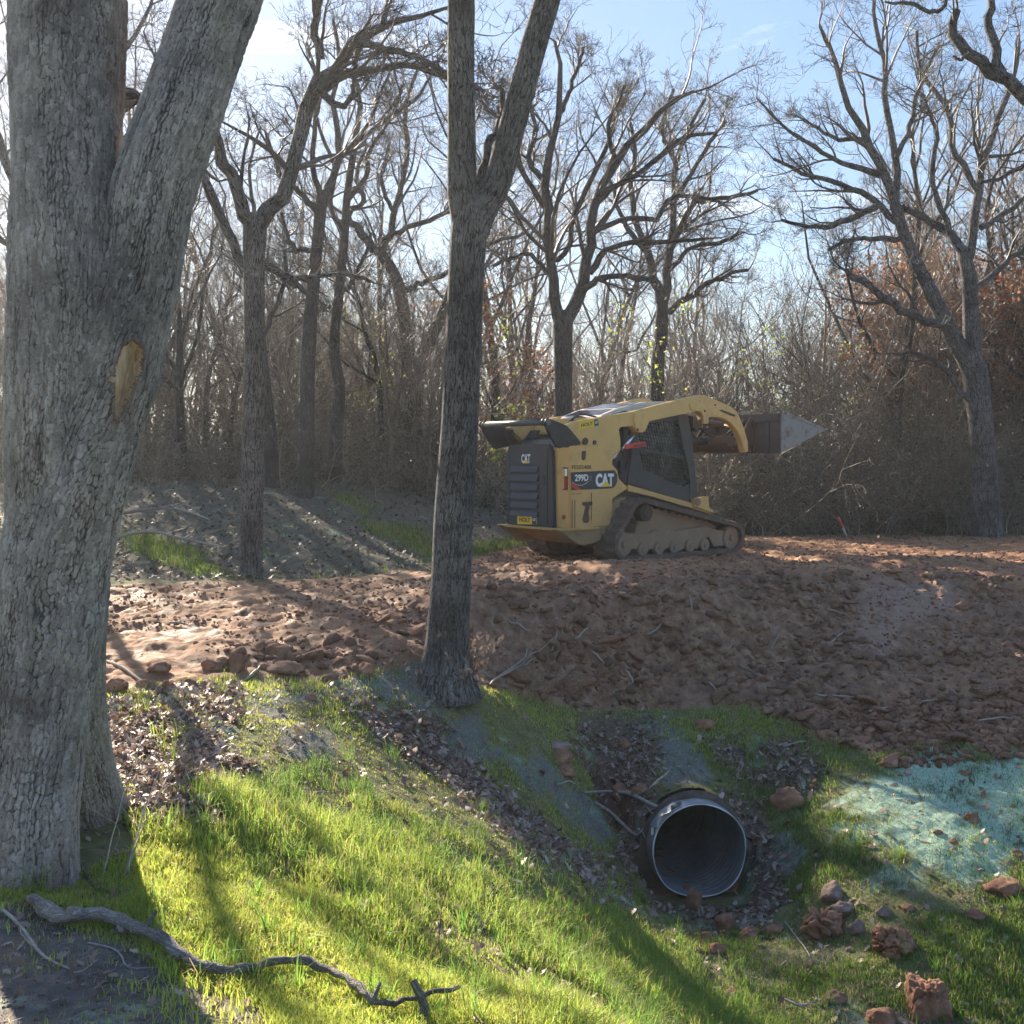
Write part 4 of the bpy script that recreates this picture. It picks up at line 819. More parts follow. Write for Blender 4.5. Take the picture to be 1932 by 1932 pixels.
leaves('leaf_litter', 'dull leaf litter on the wooded slope behind the mud', x, y, rng.uniform(.04, .085, len(x)), M_LITTER, .03)
x, y = fan(5000, 9, 14, m=.56); k = ZW('dirt', x, y) * .12 > rng.random(len(x)); x, y = x[k], y[k]
# ------------------------------------------------------------------ clods
def chunk(seed, sub=2, flat=.7, rough=.12, lob=0, cut=9, hmin=.42, box=False):
    r_ = np.random.default_rng(seed); bm = bmesh.new(); bmesh.ops.create_icosphere(bm, subdivisions=sub, radius=1)
    V = np.array([v.co[:] for v in bm.verts]); F = np.array([[v.index for v in f.verts] for f in bm.faces]); bm.free()
    Nn = nrm(r_.normal(size=(cut, 3))); hh = r_.uniform(hmin, .9, cut)
    if box: Nn = nrm(np.array([[1, .1, .1], [-1, 0, .1], [.1, 1, 0], [0, -1, .15], [.05, 0, 1], [0, 0, -1], [.7, -.7, .3], [-.7, -.6, .5]])); hh = np.array([.7, .72, .7, .7, .66, .7, .86, .88])
    d = nrm(V) @ Nn.T; r = np.min(np.where(d > .15, hh[None] / np.maximum(d, .15), 9), axis=1); r = np.minimum(r, 1.15)
    V = nrm(V) * r[:, None]
    nn = fbm(V[:, 0] * 2.2 + seed, V[:, 1] * 2.2, V[:, 2] * 2.2, o=5, s=seed, g=.6)
    V = V * (1 + rough * 2 * nn)[:, None]
    if lob: 
        rid = np.abs(fbm(V[:, 0] * 1.4 + 9, V[:, 1] * 1.4, V[:, 2] * 1.4, o=3, s=seed + 5)); V = V * (1 - lob * np.clip(.12 - rid, 0, 1) * 3)[:, None]
    V[:, 2] *= flat; return V, F
CH = [chunk(i, 2 if i < 6 else 1, rng.uniform(.3, .7), .06, 0, 7) for i in range(10)]
CH3 = [chunk(50 + i, 3, rng.uniform(.45, .85), .10) for i in range(8)]
def rot_rand(n):
    q = nrm(rng.normal(size=(n, 4))); w_, a, b_, c = q.T
    return np.stack([np.stack([1 - 2 * (b_ * b_ + c * c), 2 * (a * b_ - c * w_), 2 * (a * c + b_ * w_)], -1), np.stack([2 * (a * b_ + c * w_), 1 - 2 * (a * a + c * c), 2 * (b_ * c - a * w_)], -1), np.stack([2 * (a * c - b_ * w_), 2 * (b_ * c + a * w_), 1 - 2 * (a * a + b_ * b_)], -1)], 1)
def rubble(name, label, x, y, s_, mat, smooth=False):
    bg_ = []; n = len(x); k = rng.integers(0, 10, n); z = H(x, y); Vs = []; Fs = []; off = 0
    for j in range(10):
        m_ = np.where(k == j)[0]
        if not len(m_): continue
        V, F = CH[j]; R_ = rot_rand(len(m_)); W_ = np.einsum('nij,vj->nvi', R_, V) * s_[m_][:, None, None]; W_[..., 2] *= .75
        W_ += np.stack([x[m_], y[m_], z[m_] + s_[m_] * .15], -1)[:, None]; Vs.append(W_.reshape(-1, 3)); Fs.append((F[None] + np.arange(len(m_))[:, None, None] * len(V)).reshape(-1, 3) + off); off += len(m_) * len(V)
    return tag(link(name, mesh_np(name, np.concatenate(Vs), [np.concatenate(Fs)], smooth), mat), label, 'rubble', kind='stuff')
x, y = fan(60000, 8.5, 14.5, m=.62); bk = ZN['dirt'][np.clip(np.searchsorted(GY, y), 0, ny - 1), np.clip(np.searchsorted(GX, x), 0, nx - 1)]; bb_ = bank[np.clip(np.searchsorted(GY, y), 0, ny - 1), np.clip(np.searchsorted(GX, x), 0, nx - 1)]
pal = ZW('pale', x, y)
k = (bb_ > rng.random(len(x)) * 1.1 + .05) & (fbm(x * .8, y * .8, s=99) > rng.uniform(-.5, .2, len(x))) & (bk > .6) & (pal < rng.random(len(x))) & (fbm(x * 1.1, y * 1.1, s=95) > rng.uniform(-.3, .35, len(x))); x, y = x[k][:15000], y[k][:15000]
rubble('rubble', 'broken clay rubble covering the face of the embankment', x, y, .007 + .085 * rng.random(len(x)) ** 6.0, M_CLOD)
x, y = fan(70000, 9.0, 22, m=.62); i_, j_ = np.clip(np.searchsorted(GY, y), 0, ny - 1), np.clip(np.searchsorted(GX, x), 0, nx - 1)
k = (ZN['dirt'][i_, j_] > .6) & (fbm(x * .9, y * 1.5, s=96) > rng.uniform(-.5, .5, len(x))); x, y = x[k][:22000], y[k][:22000]
rubble('mud_crumbs', 'small clay crumbs scattered over the churned way', x, y, .008 + .028 * rng.random(len(x)) ** 2.5, M_CLODR)
x, y = fan(30000, 8, 11, m=.62); px, py = proj(np.stack([x, y, H(x, y)], -1)); k = inpoly(px, py, [(1560,1330),(1932,1300),(2300,1330),(2300,1430),(1932,1430),(1700,1440)], 20) > rng.random(len(x)) * 1.3; x, y = x[k][:2200], y[k][:2200]
rubble('toe_rubble', 'loose clods heaped at the foot of the bank on the right', x, y, .012 + .06 * rng.random(len(x)) ** 2, M_CLODR)
# larger lumps on the bank, one object each
mes = {}
def clod_at(px, py, wpx, hpx, mat, label, seed, group=None, name='clay_clod', sub=4, lob=0, cut=9, rough=.1, rz=None, sink=.3, cat='clod'):
    p_ = hit([px], [py + hpx * .35])[0]; D = p_[1]; W_ = wpx * D / FP / 2; Hh = hpx * D / FP / 2
    V, F = chunk(seed, sub, 1, rough, lob, cut, .5 if cut == 7 else .72, seed == 303); V = V / np.abs(V).max(0); V = V * [W_ * 1.05, W_ * .85, Hh * 1.15]
    o = link(name, mesh_np(name, V, [F], True), mat, None, (p_[0], p_[1] + W_ * .3, p_[2] + Hh * (1 - sink * 2) * .9)); tag(o, label, cat, group); return o
cl = [
 (1687,1780,100,68,M_CLODR,'large cracked clay lump with a pale face, right of the cluster in the ditch',301,5,1.6),
 (1557,1743,96,62,M_CLODR,'large lumpy red-brown clod at the centre of the ditch cluster',302,5,1.6),
 (1757,1887,88,84,M_CLODR,'blocky cube-like clod with sunlit crumbly top near the bottom right',303,5,.8),
 (1666,1922,60,42,M_CLODR,'rounded brown clod on grey soil, left of the blocky cube-like clod at the bottom edge',304,4,0),
 (1575,1684,52,44,M_CLODG,'pale grey wedge-shaped rock behind the ditch cluster',305,4,0),
 (1587,1716,48,36,M_CLODG,'grey rounded stone leaning on the back of the big lumpy clod',306,4,0),
 (1620,1750,36,36,M_CLODG,'grey-brown stone touching the right side of the big lumpy clod',307,4,0),
 (1370,1744,40,40,M_CLODR,'upright rounded clod in the grass just below right of the culvert mouth',308,4,0),
 (1416,1760,42,30,M_CLODR,'reddish clod second from left in the row running to the big lumpy clod',309,4,0),
 (1460,1755,46,24,M_CLODR,'low flattened clod directly left of the big lumpy clod',310,4,0),
 (1335,1769,30,22,M_CLODR,'small clod at the left end of the row below the culvert',311,4,0),
 (1352,1790,38,28,M_CLODR,'crumbly clod nearest the camera in the row below the culvert',312,4,.6),
 (1903,1676,76,44,M_CLODR,'big smooth brown clod at the right edge below the turquoise mulch',313,4,0),
 (1491,1507,66,52,M_CLODR,'tilted red clod on the leaves between the culvert and the turquoise mulch',314,4,0),
 (1682,1437,46,28,M_CLODR,'red clod on the upper rim of the turquoise mulch',315,4,0),
 (1848,1727,46,24,M_CLODR,'half-sunk clod in the grass under the turquoise mulch',316,4,0),
 (1717,1713,28,16,M_CLODR,'small flat red clod among straw above the cracked lump',317,4,0),
 (1669,1722,34,26,M_CLODG,'brownish clod in the straw between grey wedge rock and cracked lump',318,4,0),
 (1573,1886,55,28,M_CLOD,'barrel-shaped brown clod lying near the bottom, left of the blocky clod',319,4,0),
 (1390,1876,50,24,M_CLOD,'flat dull clod in the bottom grass near the yellow leaves',320,4,0),
 (1902,1900,50,20,M_CLODR,'low clod at the lower right corner beside the bright grass',321,4,0),
 (1838,1930,40,22,M_CLODG,'dark grey stone at the bottom edge right of the blocky clod',322,4,0),
 (1923,1610,24,18,M_CLODR,'little orange clod on the turquoise mulch at the right edge',323,4,0),
 (1051,1404,62,28,M_CLODG,'flat pale-topped slab of clay on the slope under the slim forked oak',324,4,0),
 (1058,1430,50,36,M_CLODR,'dark red clod directly under the pale-topped slab',325,4,0),
 (1069,1458,44,28,M_CLODR,'lowest red clod of the three below the slab',326,4,0),
 (1328,1368,38,22,M_CLODR,'single red-brown clod at the toe of the bank above right of the culvert',327,4,0),
 (1178,1402,26,28,M_CLOD,'pointed clod in the washed-out gully',328,4,0),
 (1173,1502,36,32,M_CLODR,'red clod in the gully left of the culvert behind the bare sticks',329,4,0),
 (1211,1489,40,26,M_CLODR,'clod in the gully touching the covered culvert',330,4,0),
 (1312,1700,36,44,M_CLODR,'upright clod pair standing against the bottom lip of the culvert',331,4,.6),
 (1300,1683,34,22,M_CLODR,'brown lump resting on the lower lip of the culvert',332,4,0),
 (1822,1460,24,12,M_CLODR,'thin red clod near the top of the turquoise mulch',333,4,0),
 (1835,1545,34,24,M_CLODR,'crumbled reddish clod in the middle of the turquoise mulch',334,4,.6),
 (1800,1590,18,14,M_CLODR,'tiny clod on the lower turquoise mulch',335,3,0),
 (1770,1570,20,12,M_CLODR,'tiny brown clod on the left part of the turquoise mulch',336,3,0),
 (212,1293,58,38,M_CLODR,'big dark clod touching the right side of the huge trunk',340,4,0),
 (270,1292,30,22,M_CLODR,'squarish clod at the litter edge right of the big dark clod',341,4,0),
 (315,1296,26,32,M_CLODR,'pointed upright clod at the litter edge',342,4,0),
 (358,1290,30,22,M_CLOD,'rounded tan clod right of the pointed clod',343,4,0),
 (297,1262,44,26,M_CLOD,'pale-topped clod on the rubble behind the pointed clod',344,4,0),
 (447,1250,34,52,M_CLOD,'tall slab leaning to the right in the rubble row',345,4,0),
 (420,1252,34,26,M_CLOD,'tilted clod left of the tall leaning slab',346,4,0),
 (392,1256,30,24,M_CLODR,'light-topped clod left of the tilted one in the rubble row',347,4,0),
 (524,1228,50,38,M_CLOD,'large smooth angular clod high in the rubble row',348,4,0),
 (535,1262,72,34,M_CLOD,'widest mound-like clod at the foot of the rubble row',349,4,0),
 (640,1276,26,14,M_CLODG,'pale block of stone lying on the grey mulch left of the slim forked oak',350,4,0),
 (686,1262,40,30,M_CLODR,'red clod at the mulch edge left of the slim forked oak',351,4,0),
 (586,1317,22,16,M_CLODR,'small orange clod on the grey mulch',352,4,0),
 (1250,1620,10,8,M_CLOD,None,0,0,0)]
for px, py, wp, hp, mt, lb, sd_, sub, lob in cl:
    if lb: clod_at(px, py, wp, hp, mt, lb, sd_, None, sub=sub, lob=lob, cut=7 if sd_ in (303, 305, 324, 345) else 12, rough=.17 if sub >= 4 else .14)
for k in range(120):
    px, py = rng.uniform(200, 1932), rng.uniform(1130, 1400)
    p_ = hit([px], [py])[0]; i_, j_ = np.searchsorted(GY, p_[1]), np.searchsorted(GX, p_[0])
    if bank[i_, j_] < .3 or ZN['pale'][i_, j_] > .3: continue
    V, F = CH3[k % 8]; s_ = rng.uniform(.05, .085) if rng.random() < .7 else rng.uniform(.09, .15); nm = 'clay_clod'
    if (k % 8) not in mes: mes[k % 8] = mesh_np('clay_clod', V, [F]); mes[k % 8].materials.append(M_CLOD if k % 2 else M_CLODR)
    o = bpy.data.objects.new(nm, mes[k % 8]); COL.objects.link(o); o.location = (p_[0], p_[1], p_[2] + s_ * .1); o.scale = (s_ * 1.2, s_, s_ * .7); o.rotation_euler = (rng.uniform(-.6, .6), rng.uniform(-.5, .5), rng.uniform(0, 6.28))
    tag(o, 'fist-sized to head-sized clay lump embedded in the face of the embankment', 'clod', 'clay lumps on the face of the embankment')
x, y = fan(60000, 2.7, 9.5, m=.6); k = (ZW('soil', x, y) * .35 + ZW('leaf', x, y) * .12 + .012) > rng.random(len(x)); k &= ZW('dirt', x, y) < .3; x, y = x[k], y[k]
rubble('soil_crumbs', 'crumbs of soil and pebbles on the bare grey ground', x, y, .002 + .007 * rng.random(len(x)) ** 2, M_CLODG)
x, y = fan(90000, 2.7, 9.5, m=.6); k = (ZW('soil', x, y) * .45 + ZW('leaf', x, y) * .2 + ZW('mulch', x, y) * .2 + .05) > rng.random(len(x)); k &= ZW('dirt', x, y) < .2; x, y = x[k], y[k]; n = len(x)
blades('straw_litter', 'dead grass stems and fine twigs lying flat on bare ground', x, y, rng.uniform(.008, .028, n), rng.uniform(.0014, .0026, n), np.array([.36, .31, .25])[None] * rng.uniform(.35, 1.3, (n, 1)), 2.6)
# ------------------------------------------------------------------ sticks, twigs, fallen branch
def path3(pts, lift=0.0, n=12):
    a = resample(np.array(pts, float), n); h_ = hit(a[:, 0], a[:, 1]); R = a[:, 2] * h_[:, 1] / FP; h_[:, 2] += R * .7 + lift; h_[:, :2] = h_[:, :2]; return h_, R
def smooth_path(X):
    for _ in range(1): X[1:-1] = (X[:-2] + 2 * X[1:-1] + X[2:]) / 4
    return X
M_FALLEN = mat_bark('bark_fallen', 150, 60, (.46, .41, .36), (.20, .16, .13), .008, .5)
Bf = Bag(); X, R = path3([(55,1708,11),(80,1730,17),(112,1752,19),(150,1745,15),(200,1748,14),(250,1768,13),(300,1790,14),(335,1822,14),(375,1846,12),(420,1856,12),(470,1853,11),(520,1840,10),(570,1838,10),(625,1862,10),(672,1888,11),(700,1918,9),(735,1924,6),(765,1918,6),(815,1902,5),(862,1894,5)], .012, 60)
X[:, 2] += np.linspace(0, .035, 60) + .006 * np.sin(np.arange(60) * 1.7); X = smooth_path(X); X += rng.normal(0, .0025, X.shape); R = R * .82; R = R * (1 + .15 * rng.normal(size=len(R))); fb = empty('fallen_branch', X[20], 'long crooked lichen-spotted dead branch lying across the foreground grass', 'branch')
Bf.tubes(X[None], R[None], 18, (0, 0, 1))
def stub(p0, d, L, r, nn=5):
    Pt, Rr = grow(np.array([p0]), np.array([d], float), np.array([L]), np.array([r]), nn, .12, 0, .6); Bf.tubes(Pt, Rr, 9)
stub(X[17], (.35, .3, .5), .07, .010); stub(X[47], (.3, .2, .9), .06, .009); stub(X[3], (-.5, .2, .5), .05, .02)
link('limb', Bf.mesh('limb', X[20]), M_FALLEN, fb)
Bs = Bag(); h_ = hit([797], [1932])[0]; Pt = np.array([[h_, h_ + [.005, .01, .05], h_ + [-.008, .01, .085], h_ + [-.03, .02, .125]]]); Bs.tubes(Pt, np.array([[.016, .015, .014, .012]]), 12)
tag(link('stick', Bs.mesh('stick', h_), M_FALLEN, None, h_), 'short upright lichen-covered stub by the thin end of the fallen branch', 'stick')
def stick(pts, label, mat=M_DEADWOOD, forks=0, lift=.005, group=None):
    X, R = path3(pts, lift, 10); X = smooth_path(X); B_ = Bag(); B_.tubes(X[None], R[None], 6)
    if forks:
        p0, d0, ln, rr = sprout(X[None], R[None], np.array([np.linalg.norm(X[-1] - X[0])]), forks, .3, 1, .4, .6, 20, 50, .0015); d0[:, 2] = np.abs(d0[:, 2]) * .4; P1, R1 = grow(p0, d0, ln, rr, 5, .15, 0); B_.tubes(P1, R1, 5)
    return tag(link('stick', B_.mesh('stick', X[0]), mat, None, X[0]), label, 'stick', group)
stick([(0,1718,3),(30,1745,4),(55,1775,4),(80,1810,3),(135,1835,2)], 'thin forked grey twig beside the thick end of the fallen branch', forks=3)
stick([(130,1540,2),(150,1630,3),(165,1665,3),(190,1685,4),(225,1695,2)], 'bent dark twig leaning at the foot of the huge oak', M_TWIG)
stick([(165,1782,1.5),(225,1800,2),(240,1832,1.5),(300,1830,1)], 'hair-thin twig on the grey soil under the fallen branch', forks=2)
stick([(360,1915,2),(430,1930,2),(500,1950,1.5)], 'pale twig at the bottom edge under the fallen branch')
stick([(188,1248,2.5),(230,1262,3),(262,1285,2.5),(292,1302,1.5)], 'long pale stick lying over the clods right of the huge trunk', M_TWIGL)
stick([(460,1290,3),(480,1275,3),(492,1260,2)], 'short grey stick poking from the rubble toe', M_TWIGL, 2)
stick([(1100,1512,2.5),(1160,1508,3),(1210,1525,4),(1250,1550,3)], 'bare forked branch across the gully left of the culvert', forks=5, lift=.06)
stick([(1120,1530,3),(1150,1545,4),(1185,1580,3),(1210,1602,3),(1235,1603,2)], 'pale dead branch reaching the left lip of the culvert', forks=4, lift=.05)
stick([(1225,1508,2),(1245,1490,2.5),(1258,1480,2)], 'short pale twig over the top left of the culvert', forks=2, lift=.08)
stick([(1050,1492,2),(1070,1483,2),(1086,1489,1.5)], 'little pale twig on the slope left of the gully', forks=1, lift=.03)
stick([(925,1305,2),(950,1285,3),(1005,1245,2)], 'thin pale twig with side shoots on the bank right of the slim oak', M_TWIGL, 5, .05)
stick([(1480,1898,2.5),(1510,1910,3),(1530,1903,2)], 'pale twig left of the blocky cube-like clod', forks=2, lift=.03)
stick([(1480,1745,1.2),(1515,1790,1.5),(1528,1812,1)], 'thin reed bending over the grass before the big lumpy clod', lift=.02)
for (x1, y1, x2, y2) in ((1040,1240,1052,1195),(1085,1215,1110,1190),(1118,1240,1140,1258),(1300,1130,1305,1165),(1395,1265,1430,1280),(1222,1205,1260,1180),(985,1265,1010,1250),(1155,1310,1160,1335),(1180,1275,1195,1295),(1455,1230,1470,1205),(1560,1225,1600,1190),(1730,1330,1800,1325),(1640,1350,1680,1340),(1480,1415,1520,1405),(1330,1290,1352,1310),(1560,1155,1600,1170),(1845,1365,1925,1360),(960,1180,1000,1200),(1050,1175,1062,1200),(1540,1318,1620,1322),(320,1180,360,1186),(700,1235,735,1210)):
    stick([(x1, y1, 1.6), ((x1 + x2) / 2 + 2, (y1 + y2) / 2 - 1, 2), (x2, y2, 1.2)], 'pale broken stick caught in the clay of the embankment', M_TWIGL, 0, .02, 'broken sticks on the embankment')
# fallen bare branch on the back slope left
for (a, bq, lb) in (([(190,1000,3),(260,985,3),(330,978,2),(395,1000,1.5)], 6, 'pale leafless branch lying on the back slope right of the huge trunk'), ([(210,1040,3),(280,1025,3),(350,1040,2),(420,1055,1.5)], 6, 'lower fallen branch with many twigs on the back slope')):
    stick(a, lb, M_TWIGL, bq, .15)
# dead leafy shoot beside the slim oak
q0 = hit([878], [1300])[0]; sh = empty('dead_shoot', q0, 'dead sprout with hanging brown leaves at the foot of the slim forked oak', 'plant')
Bq = Bag(); n_ = 16; Pt, R = grow(q0 + rng.normal(0, .05, (n_, 3)) * [1, 1, 0], np.stack([rng.normal(.1, .35, n_), rng.normal(-.2, .3, n_), np.ones(n_)], -1), rng.uniform(.25, .62, n_), np.full(n_, .004), 7, .2, .0); Bq.tubes(Pt, R, 4)
p0, d0, ln, rr = sprout(Pt, R, np.full(n_, .4), 6, .2, 1, .4, .6, rmin=.0015, lmin=.05); P1, R1 = grow(p0, d0, ln, rr, 4, .3, -.1); Bq.tubes(P1, R1, 3); link('stem', Bq.mesh('stem', q0), M_TWIG, sh)
ends = np.concatenate([P1[:, -1], P1[:, 2], Pt[:, 4], Pt[:, 3]]); ends = np.repeat(ends, 3, 0) + rng.normal(0, .02, (len(ends) * 3, 3)); n_ = len(ends); s_ = rng.uniform(.018, .035, (n_, 1)); a = nrm(rng.normal(size=(n_, 3)) + [0, 0, -1.2]); bb = nrm(np.cross(a, rng.normal(size=(n_, 3))))
V = np.stack([ends - a * s_, ends + bb * s_ * .5, ends + a * s_, ends - bb * s_ * .5], 1).reshape(-1, 3) - q0
link('foliage', mesh_np('foliage', V, [np.arange(len(V)).reshape(-1, 4)]), M_OAKLEAF, sh)
# weed stems and yellow-leaved sprig at the bottom
def weed(px, py, hgt, label, leafmat, nl, lean=(0, 0), ls=.02, nst=1):
    q = hit([px], [py])[0]; t_ = empty('weed', q, label, 'plant'); B_ = Bag(); Pt, R = grow(np.repeat(q[None], nst, 0), np.tile(np.array([[lean[0], lean[1], 1.]]), (nst, 1)) + rng.normal(0, .25, (nst, 3)) * (nst > 1), np.full(nst, hgt), np.full(nst, .0022), 8, .10, 0, .5); B_.tubes(Pt, R, 4)
    p0, d0, ln, rr = sprout(Pt, R, np.full(nst, hgt), 6, .3, 1, .3, .6, rmin=.001, lmin=.02); P1, R1 = grow(p0, d0, ln, rr, 4, .2, 0); B_.tubes(P1, R1, 3); link('stem', B_.mesh('stem', q), M_TWIG, t_)
    if nl:
        e = P1[rng.integers(0, len(P1), nl), -1]; s_ = rng.uniform(ls * .7, ls * 1.2, (nl, 1)); a = nrm(rng.normal(size=(nl, 3))); bb = nrm(np.cross(a, rng.normal(size=(nl, 3)) * .4 + [0, 1, 0]))
        th = np.linspace(0, 2 * np.pi, 9)[:-1]; V = (e[:, None] + a[:, None] * (s_[:, None] * np.cos(th)[None, :, None]) + bb[:, None] * (s_[:, None] * .8 * np.sin(th)[None, :, None])).reshape(-1, 3) - q
        link('foliage', mesh_np('foliage', V, [np.arange(len(V)).reshape(-1, 8)]), leafmat, t_)
weed(1350, 1950, .10, 'sprig with round yellow leaves at the bottom edge of the photo', M_YELLOW_LEAF, 3, (.2, 0), .014, 3)
weed(1120, 1775, .13, 'small weed with orange-red leaves on the slope left of the ditch', M_RUSTLEAF, 7, ls=.010)
weed(1000, 1772, .10, 'small weed with dark red leaves left of the orange one', M_RUSTLEAF, 5, ls=.010)
weed(828, 1795, .42, 'tall thin bare weed stalk standing in the sunlit grass', M_RUSTLEAF, 0, (-.05, 0))
weed(925, 1735, .16, 'low bushy weed with tiny dark leaves on the slope', M_BRUSHLEAF, 60, ls=.006, nst=6)
weed(835, 1690, .12, 'tuft of pale dried leaves on a stalk above the sunlit grass', M_OAKLEAF, 12, ls=.010, nst=2)
q = hit([110], [1640])[0]
for k in range(1):
    t_ = empty('vine', q, 'thin bare vines climbing and leaning on the foot of the huge oak', 'plant'); B_ = Bag(); n_ = 9
    Pt, R = grow(q + np.stack([rng.uniform(-.15, .3, n_), rng.uniform(-.1, .0, n_), 0 * np.ones(n_)], -1), np.stack([rng.normal(.1, .3, n_), rng.normal(0, .1, n_), np.ones(n_)], -1), rng.uniform(.3, .85, n_), np.full(n_, .003), 9, .13, 0, .4); B_.tubes(Pt, R, 4); link('stem', B_.mesh('stem', q), M_DEADWOOD, t_)
# dead grass clump in the ditch
q = hit([1545], [1818])[0]; n_ = 260; x = q[0] + rng.normal(0, .10, n_); y = q[1] + rng.normal(0, .08, n_)
blades('dead_grass', 'grey dead grass clump in the ditch grass', x, y, rng.uniform(.04, .1, n_), rng.uniform(.002, .004, n_), np.array([.3, .28, .26])[None] * rng.uniform(.5, 1.3, (n_, 1)), 1.2)
px_, py_ = rng.uniform(1560, 1850, 240), rng.normal(1722, 16, 240); q = hit(px_, py_); n_ = 240
blades('straw', 'pale straw strewn over the grass under the turquoise mulch', q[:, 0], q[:, 1], rng.uniform(.02, .06, n_), rng.uniform(.002, .003, n_), np.array([.5, .44, .32])[None] * rng.uniform(.6, 1.1, (n_, 1)), 3)
# ------------------------------------------------------------------ culvert
m, t, b = newmat('galvanised'); o = objco(t); c = ramp(t, noise(t, o, 4, 5), (.3, (.18, .2, .215)), (.7, (.34, .37, .395))); c = mixc(t, ramp(t, noise(t, o, 7, 5, .7), (.55, (0, 0, 0)), (.68, (1, 1, 1))), c, (.2, .17, .14))
t.links.new(c, b.inputs['Base Color']); b.inputs['Metallic'].default_value = .45; b.inputs['Roughness'].default_value = .45; M_GALV = m
cu = empty('culvert_pipe', PM, 'corrugated galvanised steel culvert with its open mouth in the ditch', 'pipe')
ax = PAX; e1 = nrm(np.cross(ax, [0, 0, 1.])); e2 = np.cross(e1, ax)
th = np.linspace(0, 2 * np.pi, 97); Ls = np.arange(-.07, 5.5, .008); Lg, Tg = np.meshgrid(Ls, th, indexing='ij')
rad = PIPE_R * (1 + (.018 * np.cos(2 * Tg + .6) + .008 * np.sin(5 * Tg)) * np.clip(1 - Lg / .6, 0, 1)) + .003 * np.sin((Lg + Tg * .012) * 2 * np.pi / .055)
# the lip is cut a little unevenly and torn at the upper left
lip = .02 * np.sin(Tg * 3 + 1) * np.clip(1 - Lg / .15, 0, 1)
sl_ = np.where((np.cos(Tg - 2.35) > .93) & (Lg < .2), 1, 0.)
def pv(r_, L_, T_): return PM + ax * L_[..., None] + (r_ * np.cos(T_))[..., None] * e1 + (r_ * np.sin(T_))[..., None] * e2
V1 = pv(rad + sl_ * .02 * np.clip(1 - Lg / .2, 0, 1), Lg + lip, Tg); V2 = pv(rad - .008, Lg + lip, Tg)
a_, b_ = Lg.shape; i1 = np.arange(a_ * b_).reshape(a_, b_); Q1 = np.stack([i1[:-1, :-1], i1[:-1, 1:], i1[1:, 1:], i1[1:, :-1]], -1).reshape(-1, 4); Q2 = Q1[:, ::-1] + a_ * b_; rim = np.stack([i1[0, :-1], i1[0, :-1] + a_ * b_, i1[0, 1:] + a_ * b_, i1[0, 1:]], -1)
link('pipe_wall', mesh_np('pipe_wall', np.concatenate([V1.reshape(-1, 3), V2.reshape(-1, 3)]) - PM, [Q1, Q2, rim], True), M_GALV, cu)
ta = np.linspace(0, 2 * np.pi, 73); ro = np.where(np.sin(ta) > .05, PIPE_R + .045, PIPE_R + .30 * np.clip(-np.sin(ta) * 3, .15, 1)); rr_ = np.stack([np.full(73, PIPE_R - .004), .6 * PIPE_R + .4 * ro, ro])
V = pv(rr_, .085 + .02 * fbm(np.cos(ta)[None] * 4 + rr_ * 9, np.sin(ta)[None] * 4 + rr_ * 7, s=77) + np.array([[0], [.015], [.05]]), np.tile(ta, (3, 1))); ii = np.arange(3 * 73).reshape(3, 73)
ring = link('ditch_bank', mesh_np('ditch_bank', V.reshape(-1, 3), [np.stack([ii[:-1, :-1], ii[:-1, 1:], ii[1:, 1:], ii[1:, :-1]], -1).reshape(-1, 4)], True), mat_clod('dark_soil', (.06, .045, .035), (.10, .075, .06), (.17, .13, .10))); tag(ring, kind='structure')
rt_ = np.linspace(0, 2 * np.pi, 97); rp = pv(PIPE_R * (1 + .018 * np.cos(2 * rt_ + .6) + .008 * np.sin(5 * rt_)) - .003, np.full(97, -.07) + .02 * np.sin(rt_ * 3 + 1), rt_); rb = Bag(); rb.tubes(rp[None], (.005 + .002 * np.sin(rt_ * 7))[None], 8, ax); M_RIM, t, b = newmat('bright_rim'); b.inputs['Base Color'].default_value = (.62, .66, .72, 1); b.inputs['Metallic'].default_value = .3; b.inputs['Roughness'].default_value = .4; link('rim', rb.mesh('rim', PM), M_RIM, cu)  # sky light on the lip is put into this brighter steel colour
# torn strip of sheet curled up at the upper left of the lip
tl = np.linspace(1.95, 2.75, 26); ll_ = np.linspace(-.16, .04, 12); Lt, Tt = np.meshgrid(ll_, tl, indexing='ij'); rt = PIPE_R + .012 + .0075 * np.sin(Lt * 2 * np.pi / .055) + .05 * np.clip(-Lt / .16, 0, 1) ** 2; Lj = Lt * (.6 + .4 * vnoise(Tt * 14, Tt * 0, s=6))
V = pv(rt, Lj, Tt) - PM; ii = np.arange(V.shape[0] * V.shape[1]).reshape(V.shape[:2]); tn = link('torn_lip', mesh_np('torn_lip', V.reshape(-1, 3), [np.stack([ii[:-1, :-1], ii[:-1, 1:], ii[1:, 1:], ii[1:, :-1]], -1).reshape(-1, 4)], True), M_RIM, cu)
dsk = pv(np.array([0.] + [PIPE_R] * 48), np.full(49, 5.4), np.concatenate([[0], np.linspace(0, 2 * np.pi, 49)[:-1]])); m, t, b = newmat('dark_silt'); b.inputs['Base Color'].default_value = (.03, .025, .02, 1); b.inputs['Roughness'].default_value = 1
link('silt_plug', mesh_np('silt_plug', dsk - PM, [np.array([[0, 1 + k, 1 + (k + 1) % 48] for k in range(48)])]), m, cu)  # near-black disc closing the far end of the pipe
